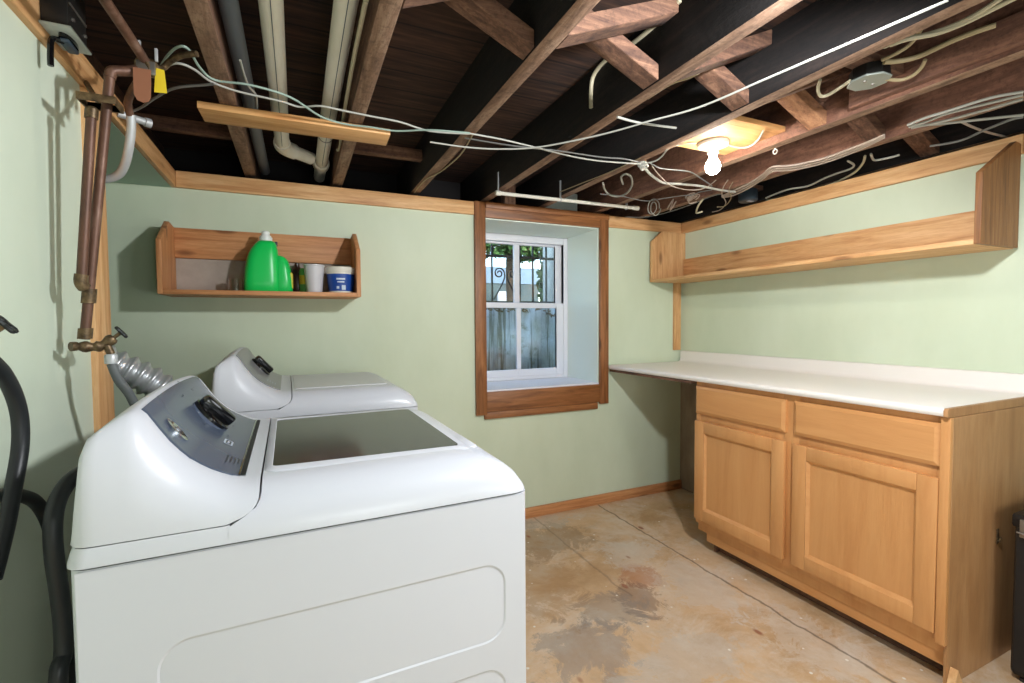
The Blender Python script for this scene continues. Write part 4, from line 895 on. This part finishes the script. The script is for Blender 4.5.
('thin white wire dangling beside the dark pipe', 'cable_white', 0.003, [(0.667, -1.064, 1.92), (0.674, -0.918, 1.92), (0.691, -0.857, 1.92), (0.687, -0.756, 1.92)]),
]
for lab, mat, r, pts in CABLES:
    tag(MB().tube(pts, r, 8, smooth=5).build('cable', mat), lab, 'cable')
def coil(c, r, n, label, mat, tilt, rr=.003, jit=.25):
    rnd = random.Random(int(c[0]*1000)); pts = []
    for k in range(n*10+1):
        a = 2*math.pi*k/10; q = r*(1+jit*math.sin(k*.37+rnd.random()))
        v = Vector((q*math.cos(a), .012*math.sin(k*.21), q*math.sin(a)))
        v.rotate(Matrix.Rotation(tilt[0], 3, 'Z') @ Matrix.Rotation(tilt[1], 3, 'X')); pts.append(Vector(c)+v)
    tag(MB().tube(pts, rr, 6, smooth=3).build('cable_coil', mat), label, 'cable coil')
coil((2.80, -.27, 1.893), .040, 2, 'round white coil of thin wire hanging above the back right corner', 'cable_white', (.2, .2))
coil((2.872, -.34, 1.900), .026, 4, 'tight pinkish coil of thin wire right of the round coil', 'cable_pink', (.9, .5))
coil((2.885, -.48, 1.915), .022, 5, 'bunched pinkish wire hanging below the bulb', 'cable_pink', (.5, 1.1))
coil((2.20, -.885, 1.884), .014, 3, 'knotted white cable tangle under the joist left of the bulb', 'cable_white', (.3, .9), .004)
coil((2.835, -.55, 1.882), .028, 2, 'flat loop of pale cable where the bundle begins', 'cable_pink', (.4, 1.2))
tl = MB().tube([(2.895, -.56, 1.884), (2.905, -.52, 1.862), (2.93, -.48, 1.842), (2.96, -.45, 1.835), (2.985, -.47, 1.842)], .005, 8, smooth=5)
tag(tl.build('cable', 'cable_cream'), 'loose cable tail hanging below the bundle near the right trim', 'cable')
ws = MB().tube([(2.545-.004+.0*k, -1.90+.016*math.cos(a), 1.945+.016*math.sin(a)) for k, a in enumerate([2*math.pi*j/18 for j in range(40)])], .006, 8)
tag(ws.build('cable_coil', 'cable_tan'), 'small rolled tan cable tucked on the joist right of the octagonal box', 'cable coil')

# ------------------------------------------------------------------ light
def lamp(name, kind, loc, power, col=(1, 1, 1), size=.1):
    l = bpy.data.lights.new(name, kind); l.energy = power; l.color = col
    if kind == 'POINT': l.shadow_soft_size = size
    o = bpy.data.objects.new(name, l); COL.objects.link(o); o.location = loc; return o
lamp('bulb_light', 'POINT', (BX_, BY_, 1.832), 38, (1, .94, .85), .032)
kl = lamp('room_lamp_light', 'SPOT', (1.75, -2.15, 1.84), 44, (.93, .965, 1), .05)
kl.data.spot_size = math.radians(168); kl.data.spot_blend = .35; kl.data.shadow_soft_size = .05
kl.rotation_euler = Vector((.02, .62, -.78)).to_track_quat('-Z', 'Y').to_euler()
lamp('rear_fill_light', 'POINT', (1.15, -3.35, .95), 9, (.91, .955, 1), .25)  # added light with no known source, brightens the lower left wall
lamp('added_fill_light', 'POINT', (2.0, -3.1, .95), 13, (.90, .95, 1), .3)  # added unseen fill, lifts the joist undersides and the room in general
sun = bpy.data.lights.new('sun', 'SUN'); sun.energy = 1.8; sun.angle = .05
so = bpy.data.objects.new('sun', sun); COL.objects.link(so); so.rotation_euler = (math.radians(50), math.radians(10), math.radians(15))
w = bpy.data.worlds.new('world'); scene.world = w; w.use_nodes = True
bg = w.node_tree.nodes['Background']; sk = w.node_tree.nodes.new('ShaderNodeTexSky'); sk.sky_type = 'NISHITA'; sk.sun_disc = False; sk.sun_elevation = math.radians(40); sk.sun_rotation = math.radians(200)
w.node_tree.links.new(sk.outputs[0], bg.inputs[0]); bg.inputs[1].default_value = .42

# ------------------------------------------------------------------ camera
yaw, pit, rol = .4248, -.0394, -.0072
fwd = Vector((math.sin(yaw)*math.cos(pit), math.cos(yaw)*math.cos(pit), math.sin(pit)))
rt = Vector((math.cos(yaw), -math.sin(yaw), 0)); up = rt.cross(fwd)
r3 = rt*math.cos(rol)+up*math.sin(rol); u3 = up*math.cos(rol)-rt*math.sin(rol)
cam = bpy.data.cameras.new('camera'); co = bpy.data.objects.new('camera', cam); COL.objects.link(co)
mw = Matrix((r3, u3, -fwd)).transposed().to_4x4(); mw.translation = Vector((.7916, -2.5831, 1.1952)); co.matrix_world = mw
cam.sensor_width = 36; cam.lens = 475.4/1024*36; cam.clip_start = .02; cam.clip_end = 200
scene.camera = co
scene.view_settings.view_transform = 'Standard'; scene.view_settings.look = 'None'; scene.view_settings.gamma = 1; scene.view_settings.use_curve_mapping = False
scene.view_settings.exposure = 1.02
